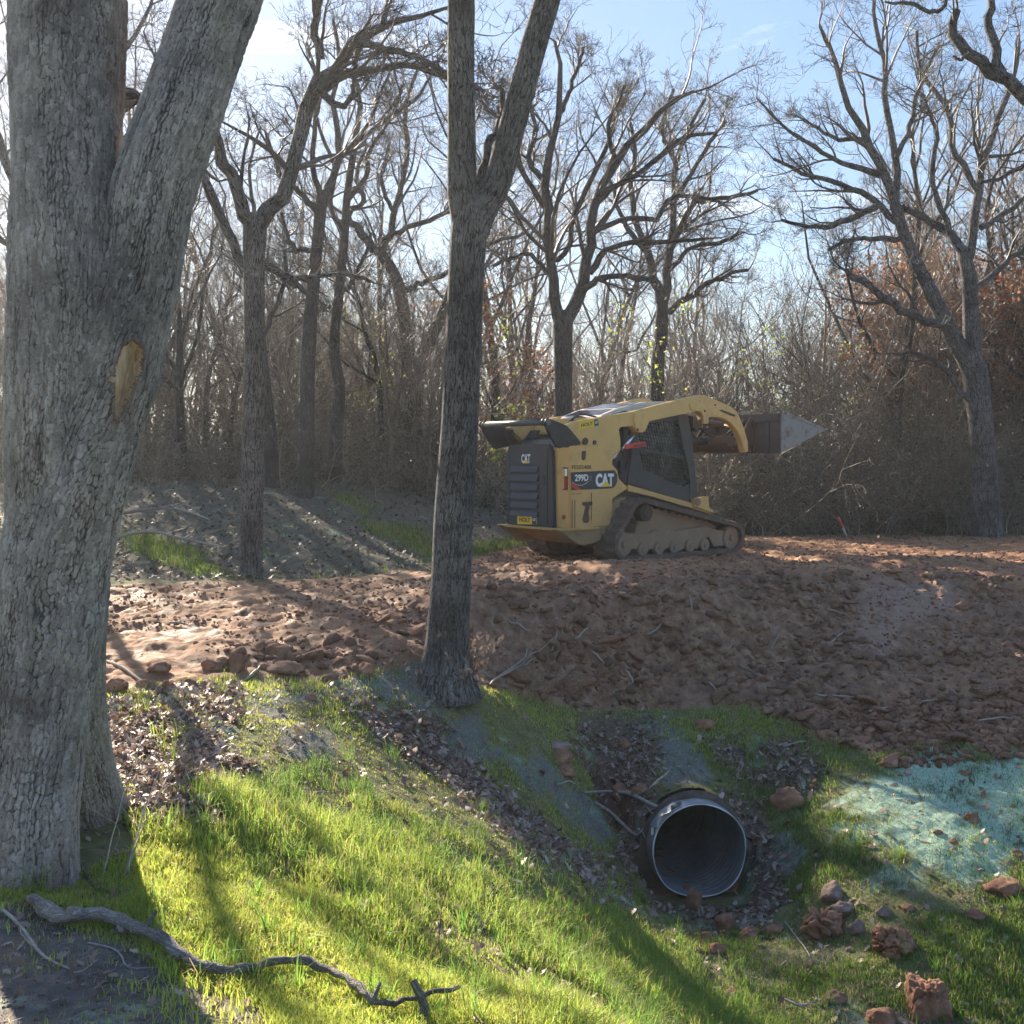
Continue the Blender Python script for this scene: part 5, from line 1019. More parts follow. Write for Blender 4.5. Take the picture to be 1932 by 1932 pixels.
for k, (L_, T_, s_) in enumerate(((.5, -1.75, .05), (.8, -1.8, .06), (1.0, -1.6, .045), (.55, -1.5, .03), (.35, -1.55, .035), (.22, -1.6, .03), (1.3, -1.7, .06))):
    V, F = CH3[k % 8]; c_ = pv(np.array([PIPE_R - .01]), np.array([L_]), np.array([T_]))[0]; o = link('mud_lump', mesh_np('mud_lump', V * [s_, s_ * 1.3, s_ * .35], [F]), M_CLOD, None, c_); tag(o, 'dark lump of mud lying inside the culvert', 'mud', 'mud lumps inside the culvert')
# ------------------------------------------------------------------ survey stake
g = hit([1597], [1009], 15)[0]; D = g[1]; tp = P(1583, 978, D); ax_ = nrm(tp - g); L_ = np.linalg.norm(tp - g); wd = .018
m, t, b = newmat('stake_wood'); b.inputs['Base Color'].default_value = (.5, .42, .34, 1); b.inputs['Roughness'].default_value = .8; m2, t, b = newmat('stake_paint'); b.inputs['Base Color'].default_value = (.85, .10, .05, 1); b.inputs['Roughness'].default_value = .5
st = empty('survey_stake', g, 'leaning wooden survey stake with orange-red painted top at the far edge of the mud', 'stake')
def bar(p, q, w1, w2, base):
    p, q = np.array(p, float), np.array(q, float); a = nrm(q - p); s1 = nrm(np.cross(a, [0, 1, 0])); s2 = np.cross(a, s1); cs = [(-1, -1), (1, -1), (1, 1), (-1, 1)]
    V = np.array([e + s1 * w1 * i + s2 * w2 * j for e in (p, q) for i, j in cs]) - base; return V, np.array([[0, 1, 2, 3], [7, 6, 5, 4], [0, 4, 5, 1], [1, 5, 6, 2], [2, 6, 7, 3], [3, 7, 4, 0]])
V, F = bar(g - ax_ * .1, g + ax_ * L_ * .5, wd, .012, g); link('shaft', mesh_np('shaft', V, [F]), m, st); V, F = bar(g + ax_ * L_ * .5, g + ax_ * L_ * 1.08, wd * 1.04, .013, g); link('painted_top', mesh_np('painted_top', V, [F]), m2, st)
# ------------------------------------------------------------------ compact track loader
LO = np.array([1.4957, 15.1391, 0.0]); LF = np.array([.78342, .62149, 0]); LL = np.array([-.62149, .78342, 0])
LO[2] = float(H(*(LO + LF * 1.2 + LL * .9)[:2])) + .0
LO[2] = max(LO[2], float(np.max(H(*(LO[:, None] + LF[:, None] * np.linspace(0, 2.3, 12) + LL[:, None] * .2)[:2])))) - .02
print('loader ground z', LO[2])
ZO = LO.copy(); ZO[2] = 0.0
def zpx(x, y): return 911.9 + .352 * x, 711 + .352 * y
def S(c, x, y):
    r = ray(*zpx(x, y)); q = np.array([0, 0, EYE]) + r * (((ZO + LL * c - [0, 0, EYE]) @ LL) / (r @ LL)) - ZO; return (q @ LF, q[2])
def Rr_(c, x, y):
    r = ray(*zpx(x, y)); q = np.array([0, 0, EYE]) + r * (((ZO + LF * c - [0, 0, EYE]) @ LF) / (r @ LF)) - ZO; return (q @ LL, q[2])
def Sp(c, pts): return [S(c, *p) for p in pts]
WID = 1.93
LC = ZO + LF * 1.1 + LL * WID / 2; LC[2] = LO[2]
loader = empty('track_loader', LC, 'dusty yellow compact track loader with raised bucket on the edge of the dirt pad', 'loader')
def l2w(x, y, z): return ZO + LF * x + LL * y + np.array([0, 0, z])
class Part:
    def __init__(s): s.bm = bmesh.new()
    def prism(s, pts, fn, a, b, bev=0.0):
        m = len(pts); v0 = [s.bm.verts.new(l2w(*fn(p, a))) for p in pts]; v1 = [s.bm.verts.new(l2w(*fn(p, b))) for p in pts]
        fs = [s.bm.faces.new(v0), s.bm.faces.new(v1[::-1])] + [s.bm.faces.new((v0[i], v0[(i + 1) % m], v1[(i + 1) % m], v1[i])) for i in range(m)]
        bmesh.ops.recalc_face_normals(s.bm, faces=fs)
        if bev:
            es = list({e for f in fs for e in f.edges}); bmesh.ops.bevel(s.bm, geom=es, offset=bev, segments=2, affect='EDGES', clamp_overlap=True)
        return s
    def xz(s, pts, y0, y1, bev=.006): return s.prism(pts, lambda p, c: (p[0], c, p[1]), y0, y1, bev)
    def yz(s, pts, x0, x1, bev=.006): return s.prism(pts, lambda p, c: (c, p[0], p[1]), x0, x1, bev)
    def xy(s, pts, z0, z1, bev=.006): return s.prism(pts, lambda p, c: (p[0], p[1], c), z0, z1, bev)
    def box(s, x0, x1, y0, y1, z0, z1, bev=.006): return s.xz([(x0, z0), (x1, z0), (x1, z1), (x0, z1)], y0, y1, bev)
    def tube(s, pts, r, seg=12, n=None):
        pts = np.array([l2w(*p) for p in pts]); 
        if n: pts = resample(pts, n)
        r = np.full(len(pts), r) if np.isscalar(r) else np.interp(np.linspace(0, 1, len(pts)), np.linspace(0, 1, len(r)), r)
        V, Q, _ = tubes(pts[None], r[None], seg); k = seg + 1; vs = [s.bm.verts.new(v) for i, v in enumerate(V) if i % k != seg]
        g = lambda i: (i // k) * seg + (i % k) % seg
        for q in Q: s.bm.faces.new([vs[g(i)] for i in q]).smooth = True
        s.bm.faces.new(vs[:seg][::-1]); s.bm.faces.new(vs[-seg:]); return s
    def disc(s, x, z, y0, y1, r, seg=28, bev=.008):
        return s.xz([(x + r * math.cos(a), z + r * math.sin(a)) for a in np.linspace(0, 2 * math.pi, seg + 1)[:-1]], y0, y1, bev)
    def quad(s, ps): s.bm.faces.new([s.bm.verts.new(l2w(*p)) for p in ps]); return s
    def done(s, name, mat, parent=loader, label=None):
        bmesh.ops.translate(s.bm, verts=s.bm.verts, vec=Vector(-LC)); me = bpy.data.meshes.new(name); s.bm.to_mesh(me); s.bm.free()
        o = link(name, me, mat, parent)
        if label: o['label'] = label
        return o
def mat_paint(name, col, rough=.45, dirt=.35, dcol=(.30, .19, .12), low=True, spec=.4, metal=0.0, zlo=.3, zhi=1.2):
    m, t, b = newmat(name); p = geoco(t); o = objco(t)
    sx = t.nodes.new('ShaderNodeSeparateXYZ'); t.links.new(p, sx.inputs[0])
    c = mixc(t, ramp(t, noise(t, o, 1.7, 4), (.3, (0, 0, 0)), (.7, (1, 1, 1))), tuple(v * .88 for v in col), tuple(min(v * 1.08, 1) for v in col))
    sp_n = ramp(t, noise(t, o, 6, 6, .7), (.5, (0, 0, 0)), (.72, (1, 1, 1)))
    f = math_(t, 'MULTIPLY', sp_n, dirt)
    if low:
        mr = nd(t, 'ShaderNodeMapRange'); mr.inputs[1].default_value = zlo; mr.inputs[2].default_value = zhi; mr.inputs[3].default_value = 1; mr.inputs[4].default_value = 0; t.links.new(sx.outputs[2], mr.inputs[0])
        f = math_(t, 'MAXIMUM', f, math_(t, 'MULTIPLY', mr.outputs[0], math_(t, 'ADD', math_(t, 'MULTIPLY', noise(t, o, 5, 5, .65), 1.3), -.15)))
    mm = t.nodes.new('ShaderNodeMath'); mm.operation = 'MINIMUM'; t.links.new(f, mm.inputs[0]); mm.inputs[1].default_value = 1
    c = mixc(t, mm.outputs[0], c, dcol); t.links.new(c, b.inputs['Base Color'])
    t.links.new(mixc(t, mm.outputs[0], (rough,) * 3, (.95,) * 3), b.inputs['Roughness']); b.inputs['Specular IOR Level'].default_value = spec; b.inputs['Metallic'].default_value = metal
    bump(t, b, noise(t, o, 60, 4, .6), .15, .003); return m
YEL = mat_paint('yellow_paint', (.70, .43, .145), .42, .45)
YELHI = mat_paint('yellow_paint_arm', (.72, .45, .155), .42, .3, low=False)
BLK = mat_paint('black_steel', (.022, .024, .027), .5, .25, (.12, .09, .07), low=False)
FAS = mat_paint('dark_plastic', (.032, .038, .048), .42, .18, (.12, .10, .085), low=False)
GRY = mat_paint('cab_steel', (.045, .052, .055), .5, .3, (.15, .12, .10), low=False)
MUD = mat_paint('muddy_steel', (.26, .185, .125), .9, .6, (.36, .26, .18), low=False)
MUDD = mat_paint('muddy_steel_dark', (.085, .065, .052), .9, .6, (.15, .10, .07), low=False)
RUB = mat_paint('muddy_rubber', (.07, .056, .047), .9, 1.0, (.27, .195, .145), low=True, zlo=-.9, zhi=1.5)
RUST = mat_paint('rusty_steel', (.10, .06, .045), .8, .6, (.16, .09, .06), low=False)
BKT = mat_paint('bucket_steel', (.10, .08, .07), .6, .8, (.20, .13, .09), low=False)
BKS = mat_paint('bucket_side', (.25, .245, .25), .45, 1.0, (.15, .095, .065), low=False, metal=.2)
WHT = mat_paint('roof_cream', (.66, .60, .50), .5, .3, low=False)
GLS, t, b = newmat('dark_glass'); t.links.new(ramp(t, noise(t, objco(t), 7, 2), (.45, (.04, .055, .06)), (.6, (.22, .28, .28))), b.inputs['Base Color']); b.inputs['Roughness'].default_value = .2  # pale blotches paint daylight seen through the cab into the glass colour
CHR, t, b = newmat('chrome'); b.inputs['Base Color'].default_value = (.75, .78, .85, 1); b.inputs['Metallic'].default_value = 1; b.inputs['Roughness'].default_value = .18
def flat(name, c, r=.5):
    m, t, b = newmat(name); b.inputs['Base Color'].default_value = (*c, 1); b.inputs['Roughness'].default_value = r; return m
RED, DECW, DECB, DECY, REDL = flat('red_bar', (.62, .04, .035)), flat('decal_white', (.8, .8, .8)), flat('decal_black', (.03, .03, .038)), flat('decal_yellow', (.85, .55, .03)), flat('red_lens', (.35, .01, .012), .2)
TXD = flat('ink_dark', (.05, .04, .03))
# --- body
B = Part(); B.xy([(-.690, .28), (-.742, .46), (-.742, 1.47), (-.690, 1.65), (.12, 1.65), (.12, .28)], .50, 1.60, .01)
side = Sp(.28, [(470,812),(460,380),(470,368),(590,367),(606,378),(716,500),(724,545),(772,596),(690,652),(640,720),(600,785),(570,815)])
B.xz(side, .268, .30, .006)
mir = WID; B.xz(side, mir - .30, mir - .268, .006)
body = B.done('body', YEL)
B = Part(); B.tube([(-.30, .262, .60), (-.30, .262, .98)], .004, 6); 
x_, z_ = S(.26, 478, 660); x2, z2 = S(.26, 478, 812); B.box(x_ - .004, x_ + .004, .262, .27, z2, z_, 0); x_, z_ = S(.26, 492, 660); B.box(x_ - .004, x_ + .004, .262, .27, z2, z_, 0); B.done('panel_seam', TXD, body)
B = Part()
for (cx, cy, rr) in ((433,752,.032),): 
    x_, z_ = S(.26, cx, cy); B.disc(x_, z_, .262, .272, rr, 16, .002)
B.done('reflector', REDL, body)
# foot hole and tie-down hole with worn steel
B = Part(); B.xz(Sp(.26, [(530,672),(585,668),(588,684),(572,692),(566,722),(570,770),(560,784),(538,782),(532,766),(542,722),(548,694),(532,688)]), .262, .270, .003); B.done('worn_recess', RUST, body); B = Part(); B.xz(Sp(.26, [(530,398),(552,396),(550,440),(540,450),(528,440)]), .262, .270, .003); B.done('worn_recess', RUST, body)
# tail light in the chamfer
def chq(a, b_, za, zb, off):   # on the chamfered corner between (-.69,.28) and (-.742,.46)
    p, q = np.array([-.690, .28]), np.array([-.742, .46]); d = q - p; nn_ = np.array([-d[1], -(-d[0])]); nn_ = np.array([-.96, -.277]) * off
    A1, A2 = p + d * a + nn_, p + d * b_ + nn_; return [(A1[0], A1[1], za), (A2[0], A2[1], za), (A2[0], A2[1], zb), (A1[0], A1[1], zb)]
for (yy, mat, nm, a, b_, za, zb, off) in ((0, DECB, 'tail_light', .12, .62, 1.02, 1.33, .004), (0, REDL, 'lens', .16, .42, 1.03, 1.20, .008), (0, CHR, 'lamp', .16, .40, 1.21, 1.31, .009), (0, YEL, 'lamp_bezel', .44, .60, 1.035, 1.315, .008)):
    B = Part(); B.quad(chq(a, b_, za, zb, off)); o_ = B.done(nm, mat, body if nm == 'tail_light' else TL)
    if nm == 'tail_light': TL = o_
# --- rear door with louvres
B = Part(); B.yz([(.475, .50), (1.52, .50), (1.545, 1.50), (1.47, 1.645), (.60, 1.655), (.515, 1.56)], -.80, -.742, .012); door = B.done('rear_door', FAS)
B = Part(); fy = Rr_
for k in range(6):
    zt = 1.345 - k * .125
    B.prism([(-.802, zt), (-.802, zt - .085), (-.835, zt - .085), (-.812, zt - .01)], lambda p, c: (p[0], c, p[1]), .80, 1.42, .003)
B.done('louvre', FAS, door)
B = Part(); B.box(-.812, -.801, .60, .74, .55, 1.60, .004); B.done('latch_panel', FAS, door); B = Part(); B.box(-.812, -.801, 1.44, 1.50, .55, 1.50, .004); B.done('edge_strip', FAS, door); B = Part(); B.box(-.822, -.812, .645, .70, 1.08, 1.22, .004); B.done('latch', BLK, door)
B = Part(); B.xz([(-.74, 1.602), (-.70, 1.70), (-.1, 1.76), (.30, 1.74), (.30, 1.60)], .52, 1.43, .02)
hood = B.done('hood', FAS)
B = Part()
for k in range(7): B.box(-.60 + k * .06, -.575 + k * .06, .6, 1.35, 1.70 + k * .008, 1.735 + k * .008, .003)
B.done('grille', BLK, hood)
B = Part(); B.xy([(-.86, .24), (-.86, 1.69), (-.16, 1.69), (-.16, .24)], .468, .498, .008); B.done('bumper', mat_paint('bumper_dusty', (.55, .36, .12), .6, .8, (.36, .24, .15), low=False))
B = Part(); B.xz([(-.80, .466), (.30, .466), (.42, .30), (.30, .24), (-.22, .24)], .46, 1.47, .012); B.done('belly_pan', mat_paint('belly_dirty', (.45, .26, .11), .75, .9, (.33, .17, .09), low=False))
B = Part(); B.xz(Sp(.30, [(400,820),(575,818),(640,735),(700,662),(780,640),(800,700),(700,760),(640,860),(600,890),(530,905),(500,895)]), .285, .46, .01); B.xz(Sp(.30, [(400,820),(575,818),(640,735),(700,662),(780,640),(800,700),(640,860),(600,890),(530,905),(500,895)]), mir - .46, mir - .285, .01); B.done('fender', mat_paint('fender_mud', (.33, .23, .12), .85, .9, (.17, .125, .09), low=False))
# --- lower chassis between the tracks
B = Part(); B.box(-.1, 2.35, .50, 1.43, .26, .72, .02); B.xz([(.2, .7), (2.2, .62), (2.15, .86), (.9, 1.10), (.2, 1.15)], .50, 1.43, .02); B.done('chassis', MUDD)
B = Part(); B.xz(Sp(.46, [(770,578),(1100,672),(1222,716),(1215,735),(1095,700),(900,642),(770,612)]), .44, .52, .005); B.xz(Sp(.46, [(1120,652),(1190,640),(1196,700),(1222,716),(1215,728),(1115,694)]), .40, .50, .005)
B.xz([(x, z) for x, z in Sp(.46, [(770,578),(1100,672),(1222,716),(1215,735),(1095,700),(900,642),(770,612)])], mir - .52, mir - .44, .005); B.done('frame_rail', YEL)
B = Part(); x_, z_ = S(.39, 1152, 672); B.disc(x_, z_, .385, .46, .06, 20, .006); B.done('front_lamp_guard', MUD)
# --- tracks
def hull(pts):
    pts = sorted(map(tuple, pts)); 
    def half(ps):
        o_ = []
        for p in ps:
            while len(o_) > 1 and (o_[-1][0] - o_[-2][0]) * (p[1] - o_[-2][1]) - (o_[-1][1] - o_[-2][1]) * (p[0] - o_[-2][0]) <= 0: o_.pop()
            o_.append(p)
        return o_
    a, b_ = half(pts), half(pts[::-1]); return np.array(a[:-1] + b_[:-1])
circ = [(.13, .25, .25), (.46, .62, .29), (2.41, .25, .25)]
hp = hull([(cx + r * math.cos(a), cz + r * math.sin(a)) for cx, cz, r in circ for a in np.linspace(0, 2 * math.pi, 90)[:-1]])
hp = np.concatenate([hp, hp[:1]]); cum = np.concatenate([[0], np.cumsum(np.hypot(*np.diff(hp, axis=0).T))]); nL = 168
tt_ = np.linspace(0, cum[-1], nL + 1)[:-1]; lp = np.stack([np.interp(tt_, cum, hp[:, 0]), np.interp(tt_, cum, hp[:, 1])], -1)
tg = nrm(np.roll(lp, -1, 0) - np.roll(lp, 1, 0)); nO = np.stack([tg[:, 1], -tg[:, 0]], -1)
def track(y0, y1):
    B = Part(); bm = B.bm; prof = [(0.012, -.065), (0.0, -.03), (0.0, -.028), (.012, -.022), (1, 0)]
    rings = []
    ysn = np.linspace(y0, y1, 9)
    for i in range(nL):
        r = []
        for j, yv in enumerate(ysn):
            lug = (.022 if ((i // 2 + (0 if j < 4 else 1)) % 2) else 0) * (0 if j in (4,) else 1); 
            if j in (0, 8): lug *= .35
            p = lp[i] + nO[i] * (lug - .022); r.append(bm.verts.new(l2w(p[0], yv, p[1])))
        for j, yv in enumerate(ysn[::-1]):
            tooth = .03 if (j in (3, 4, 5) and (i % 4) < 2) else 0
            p = lp[i] - nO[i] * (.085 + tooth); r.append(bm.verts.new(l2w(p[0], yv, p[1])))
        rings.append(r)
    k = len(rings[0])
    for i in range(nL):
        a, b_ = rings[i], rings[(i + 1) % nL]
        for j in range(k): bm.faces.new((a[j], a[(j + 1) % k], b_[(j + 1) % k], b_[j]))
    bmesh.ops.recalc_face_normals(bm, faces=bm.faces)
    return B
def undercarriage(flip):
    f_ = (lambda y: WID - y) if flip else (lambda y: y)
    tr = track(*sorted((f_(0.0), f_(.45)))).done('track', RUB, loader)
    B = Part(); a, b_ = sorted((f_(.08), f_(.36)))
    B.xz(Sp(.06, [(752,850),(770,842),(905,836),(940,820),(1040,826),(1205,800),(1222,812),(1300,826),(1332,842),(1336,880),(1300,905),(1240,912),(1225,880),(1215,858),(1190,870),(1168,905),(1150,928),(1120,905),(1100,905),(1060,935),(1035,915),(990,918),(960,940),(935,918),(895,925),(870,948),(838,925),(770,925),(752,905)]), a, b_, .008)
    B.done('track_frame', MUD, tr)
    B = Part(); a, b_ = sorted((f_(.16), f_(.44))); B.xz(Sp(.2, [(800,835),(850,700),(920,690),(1180,770),(1240,800),(1190,830),(900,850)]), a, b_, .01); B.done('suspension', MUD, tr)
    B = Part(); x_, z_ = S(.06, 875, 728); B.disc(x_, z_, *sorted((f_(.05), f_(.40))), .125, 28, .015); B.disc(x_, z_, *sorted((f_(.03), f_(.06))), .085, 24, .008)
    n_t = 16; B.xz([(x_ + (.20 if k % 4 < 2 else .165) * math.cos(2 * math.pi * k / (n_t * 4)), z_ + (.20 if k % 4 < 2 else .165) * math.sin(2 * math.pi * k / (n_t * 4))) for k in range(n_t * 4)], *sorted((f_(.20), f_(.25))), 0); B.done('sprocket', MUDD, tr)
    for (cx, cz, r) in ((.13, .255, .175), (2.40, .245, .175)):
        B = Part(); 
        for ya, yb in ((.06, .13), (.17, .28), (.32, .39)): B.disc(cx, cz, *sorted((f_(ya), f_(yb))), r, 32, .012)
        B.disc(cx, cz, *sorted((f_(.03), f_(.42))), .05, 16, .006); B.done('idler', MUD, tr)
    for k, xx in enumerate((.50, .83, 1.15, 1.48, 1.80)):
        B = Part(); 
        for ya, yb in ((.045, .12), (.33, .41)): B.disc(xx, .165, *sorted((f_(ya), f_(yb))), .098, 24, .01)
        B.disc(xx, .165, *sorted((f_(.03), f_(.42))), .035, 12, .004); B.done('roller', MUD, tr)
    return tr
undercarriage(False); undercarriage(True)
# --- cab
cabside = [(.56, 1.12), (.60, 1.55), (.70, 1.95), (.78, 2.13), (1.86, 2.16), (1.90, 2.08), (2.02, 1.45), (2.09, .87), (1.95, .86)]
B = Part(); B.xz([(.62, 1.14), (.74, 2.05), (1.84, 2.10), (2.0, 1.4), (2.02, .92)], .56, 1.37, .01); cabg = B.done('cab_glass', GLS)
B = Part()
def cabplate(B, y0, y1):
    B.xz(Sp(.48, [(1040,212),(1098,212),(1118,330),(1150,668),(1098,668),(1108,560),(1100,500),(1072,380)]), y0, y1, .004)      # front pillar
    B.xz(Sp(.48, [(748,562),(790,395),(835,400),(862,505),(1068,592),(1104,572),(1098,672)]), y0, y1 + .002, .004)            # lower panel
    B.xz(Sp(.48, [(792,396),(806,300),(822,296),(845,400)]), y0, y1 + .001, .003)                                           # rear pillar
    B.xz(Sp(.48, [(845,398),(848,386),(1075,425),(1078,440)]), y0 + .003, y1 - .002, 0)                                        # middle rail
    B.xz(Sp(.48, [(806,300),(880,236),(1042,212),(1044,228),(886,250),(820,306)]), y0 + .004, y1 - .003, 0)
cabplate(B, .475, .515); cabplate(B, mir - .515, mir - .475)
B.xz([(.70, 1.95), (.70, 2.10), (1.90, 2.12), (1.90, 2.05)], .50, 1.43, .01); B.box(.56, .66, .52, 1.41, 1.1, 2.0, .01)
cab = B.done('cab_frame', GRY)
B = Part()
def inside_quad(poly, n1, n2):
    pass
win = np.array(Sp(.48, [(812,305),(882,240),(1040,216),(1075,380),(1104,520),(1100,570),(1068,588),(866,500),(845,400)]))
def clip_line(poly, p, d):
    ts = []
    n_ = len(poly)
    for i in range(n_):
        a, b_ = poly[i], poly[(i + 1) % n_]; e = b_ - a; den = d[0] * e[1] - d[1] * e[0]
        if abs(den) < 1e-9: continue
        w_ = a - p; t_ = (w_[0] * e[1] - w_[1] * e[0]) / den; u_ = (w_[0] * d[1] - w_[1] * d[0]) / den
        if 0 <= u_ <= 1: ts.append(t_)
    return sorted(ts)
dv = nrm(np.array(S(.48, 1060, 580)) - np.array(S(.48, 985, 225))); dh = nrm(np.array(S(.48, 1075, 300)) - np.array(S(.48, 830, 262)))
cwin = win.mean(0)
for d, q, nn_ in ((dv, dh, 22), (dh, dv, 20)):
    for k in range(-nn_, nn_ + 1):
        ts = clip_line(win, cwin + q * k * .058, d)
        if len(ts) >= 2:
            a, b_ = cwin + q * k * .058 + d * ts[0], cwin + q * k * .058 + d * ts[-1]
            for yv in (.50, mir - .50): B.tube([(a[0], yv, a[1]), (b_[0], yv, b_[1])], .008, 5)
B.done('window_screen', BLK, cab)
B = Part(); B.xz([(.0, 1.93), (.12, 2.06), (.45, 2.17), (1.0, 2.28), (1.88, 2.33), (1.93, 2.24), (1.9, 2.13), (.6, 2.08), (.3, 1.9)], .50, 1.43, .03); roof = B.done('cab_roof', WHT)
B = Part(); B.xz([(.22, 2.0), (.30, 2.08), (.55, 2.14), (.66, 2.12), (.60, 2.07)], .487, .498, 0); B.xz([(.80, 2.13), (.95, 2.20), (1.3, 2.25), (1.6, 2.26), (1.5, 2.2), (1.0, 2.14)], .487, .498, 0); B.done('roof_window', GLS, roof)
B = Part(); tp_ = lambda x: float(np.interp(x, [.0, .12, .45, 1.0, 1.88], [1.93, 2.06, 2.17, 2.28, 2.33])) + .006
for xa, xb in ((.16, .42), (.50, .96)): B.quad([(xa, .60, tp_(xa)), (xb, .60, tp_(xb)), (xb, 1.33, tp_(xb)), (xa, 1.33, tp_(xa))])
B.done('roof_window', flat('tinted_glass', (.06, .05, .09), .15), roof)
B = Part(); a = S(.46, 797, 405); b_ = S(.46, 770, 575); B.tube([(a[0], .462, a[1]), (b_[0], .462, b_[1])], .012, 8); B.done('door_seal', BLK, cab)
# --- loader arms
arm = [(438,262),(500,238),(800,186),(1095,111),(1125,106),(1160,97),(1190,99),(1330,160),(1362,188),(1375,215),(1400,280),(1418,345),(1421,398),(1403,407),(1396,385),(1385,340),(1362,290),(1330,250),(1296,226),(1262,216),(1222,214),(1200,224),(1180,214),(1165,192),(1148,184),(1000,214),(888,238),(880,262),(862,290),(846,299),(826,297),(812,282),(804,264),(740,268),(728,280),(736,330),(738,390),(712,412),(690,415),(650,402),(612,386),(560,366),(520,345),(500,325),(452,276)]
armp = Sp(.30, arm)
def armset(flip):
    f_ = (lambda y: WID - y) if flip else (lambda y: y)
    B = Part(); B.xz(armp, *sorted((f_(.30), f_(.41))), .008); o_ = B.done('lift_arm', YELHI, loader)
    B = Part(); s1, s2 = sorted((f_(.292), f_(.302)))
    B.xz(Sp(.30, [(1262,178),(1278,176),(1350,204),(1346,214),(1320,206),(1284,190)]), s1, s2, 0); B.done('slot', RUST, o_)
    B = Part(); B.xz(Sp(.30, [(804,198),(868,192),(884,240),(862,290),(846,299),(826,297),(812,282),(802,240)]), *sorted((f_(.275), f_(.30))), .006); x_, z_ = S(.28, 828, 283); B.disc(x_, z_, *sorted((f_(.262), f_(.28))), .028, 14, .004); B.done('cylinder_bracket', YELHI, o_)
    B = Part(); B.xz(Sp(.30, [(1100,148),(1108,140),(1180,128),(1200,140),(1204,178),(1196,200),(1176,204),(1160,186),(1112,178)]), *sorted((f_(.285), f_(.30))), .005); B.xz(Sp(.30, [(1180,216),(1208,214),(1208,250),(1182,252)]), *sorted((f_(.30), f_(.34))), .003); B.done('boss_plate', YELHI, o_)
    B = Part()
    for (cx, cy, rr) in ((828,283,.014),(1193,183,.014),(1253,150,.012),(1170,130,.006)): 
        x_, z_ = S(.26, cx, cy); y_ = .262 if cx == 828 else (.285 if cx == 1193 else .30)
        B.disc(x_, z_, *sorted((f_(y_ - .008), f_(y_ + .002))), rr * 1.3, 12, .002)
    B.done('pin', BLK, o_)
    return o_
arm_r = armset(False); armset(True)
# cross tubes between the arms
B = Part(); B.box(-.30, -.05, .42, 1.51, 1.80, 2.02, .02); B.done('cross_tube', YELHI)
B = Part(); B.tube([(2.78, .42, 1.72), (2.78, 1.51, 1.72)], .085, 16); B.done('cross_tube', RUST, loader, 'muddy front cross tube')
# uprights behind the engine: four link plates
B = Part()
for y0, y1 in ((.315, .345), (WID - .345, WID - .315)): B.xz(Sp(.30, [(498,372),(500,318),(560,300),(640,300),(700,330),(735,400),(712,440),(660,420),(600,372)]), y0, y1, .006)
B.done('tower_plate', YEL)
B = Part(); x_, z_ = S(.30, 545, 345); B.disc(x_, z_, .28, .315, .05, 18, .006); x_, z_ = S(.30, 595, 352); B.disc(x_, z_, .285, .315, .035, 14, .006); B.done('pivot_pin', MUDD)
# --- rear guard bar with its black brackets
bz = S(.26, 345, 243); brk = [(330,232),(352,226),(372,232),(400,243),(445,262),(470,288),(520,352),(516,366),(440,372),(405,384),(385,366),(345,296),(330,262)]
bp_ = Sp(.26, brk); B = Part(); B.xz(bp_, mir - .285, mir - .245, .008); B.done('guard_bracket', BLK); B = Part(); B.xz(bp_, .245, .285, .008); br = B.done('guard_bracket', BLK)
B = Part(); B.tube([(bz[0] - .01, .23, bz[1]), (bz[0] - .01, WID - .23, bz[1])], .042, 16); B.done('guard_bar', flat('bar_grey', (.09, .09, .095), .4), loader)
B = Part()
for yv in (.235, .31, WID - .31, WID - .235): B.tube([(bz[0] - .01, yv, bz[1]), (bz[0] - .01, yv + .02, bz[1])], .052, 16)
B.done('bar_collar', BLK, br)
for k in range(4):
    yv = 1.50 - k * .055; B = Part(); B.tube([(-.85, yv, 1.86), (-.78, yv - .02, 1.70), (-.55, yv - .02, 1.68), (-.35, yv, 1.85)], .018, 8, 14); B.done('hydraulic_hose', BLK)
for hp_ in ([(-.55, .5, 1.86), (-.30, .55, 2.06), (.1, .62, 2.04), (.35, .6, 1.95)], [(-.5, .62, 1.86), (-.25, .66, 2.03), (.1, .7, 2.0), (.3, .7, 1.92)]):
    B = Part(); B.tube(hp_, .014, 8, 16); B.done('hydraulic_hose', BLK)
B = Part(); 
for k in range(3): x_, z_ = S(.40, 735 + k * 2, 490 + k * 22); B.tube([(x_ - .05, .42, z_ - .06), (x_, .40, z_), (x_ + .05, .44, z_ + .03)], .012, 8, 8)
B.tube([(.32, .45, 1.05), (.40, .43, 1.25), (.42, .45, 1.42)], .02, 8, 8); B.box(.30, .56, .47, .60, 1.0, 1.5, .01); B.done('hydraulic_line', BLK)
# --- lift cylinders and the red lock bar
for flip in (0, 1):
    yv = WID - .36 if flip else .36
    a, m1, c_ = S(.36, 822, 292), S(.36, 735, 402), S(.36, 668, 488)
    B = Part(); B.tube([(m1[0], yv, m1[1]), (c_[0], yv, c_[1])], .052, 18); B.tube([(m1[0] + .02, yv, m1[1] + .02), (m1[0] - .02, yv, m1[1] - .02)], .058, 18); cy_ = B.done('lift_cylinder', BLK)
    B = Part(); B.tube([(a[0], yv, a[1]), (m1[0], yv, m1[1])], .027, 16); B.done('chrome_rod', CHR, cy_)
    B = Part(); p1, p2 = S(.33, 735, 382), S(.33, 690, 455); B.tube([(p1[0] - .06, yv - .05, p1[1] - .04), (p2[0] - .05, yv - .05, p2[1])], .009, 8); B.done('steel_line', CHR, cy_)
B = Part(); B.xz(Sp(.30, [(762,362),(850,348),(868,350),(875,362),(868,374),(760,388)]), .30, .318, .004); lk = B.done('arm_lock', RED)
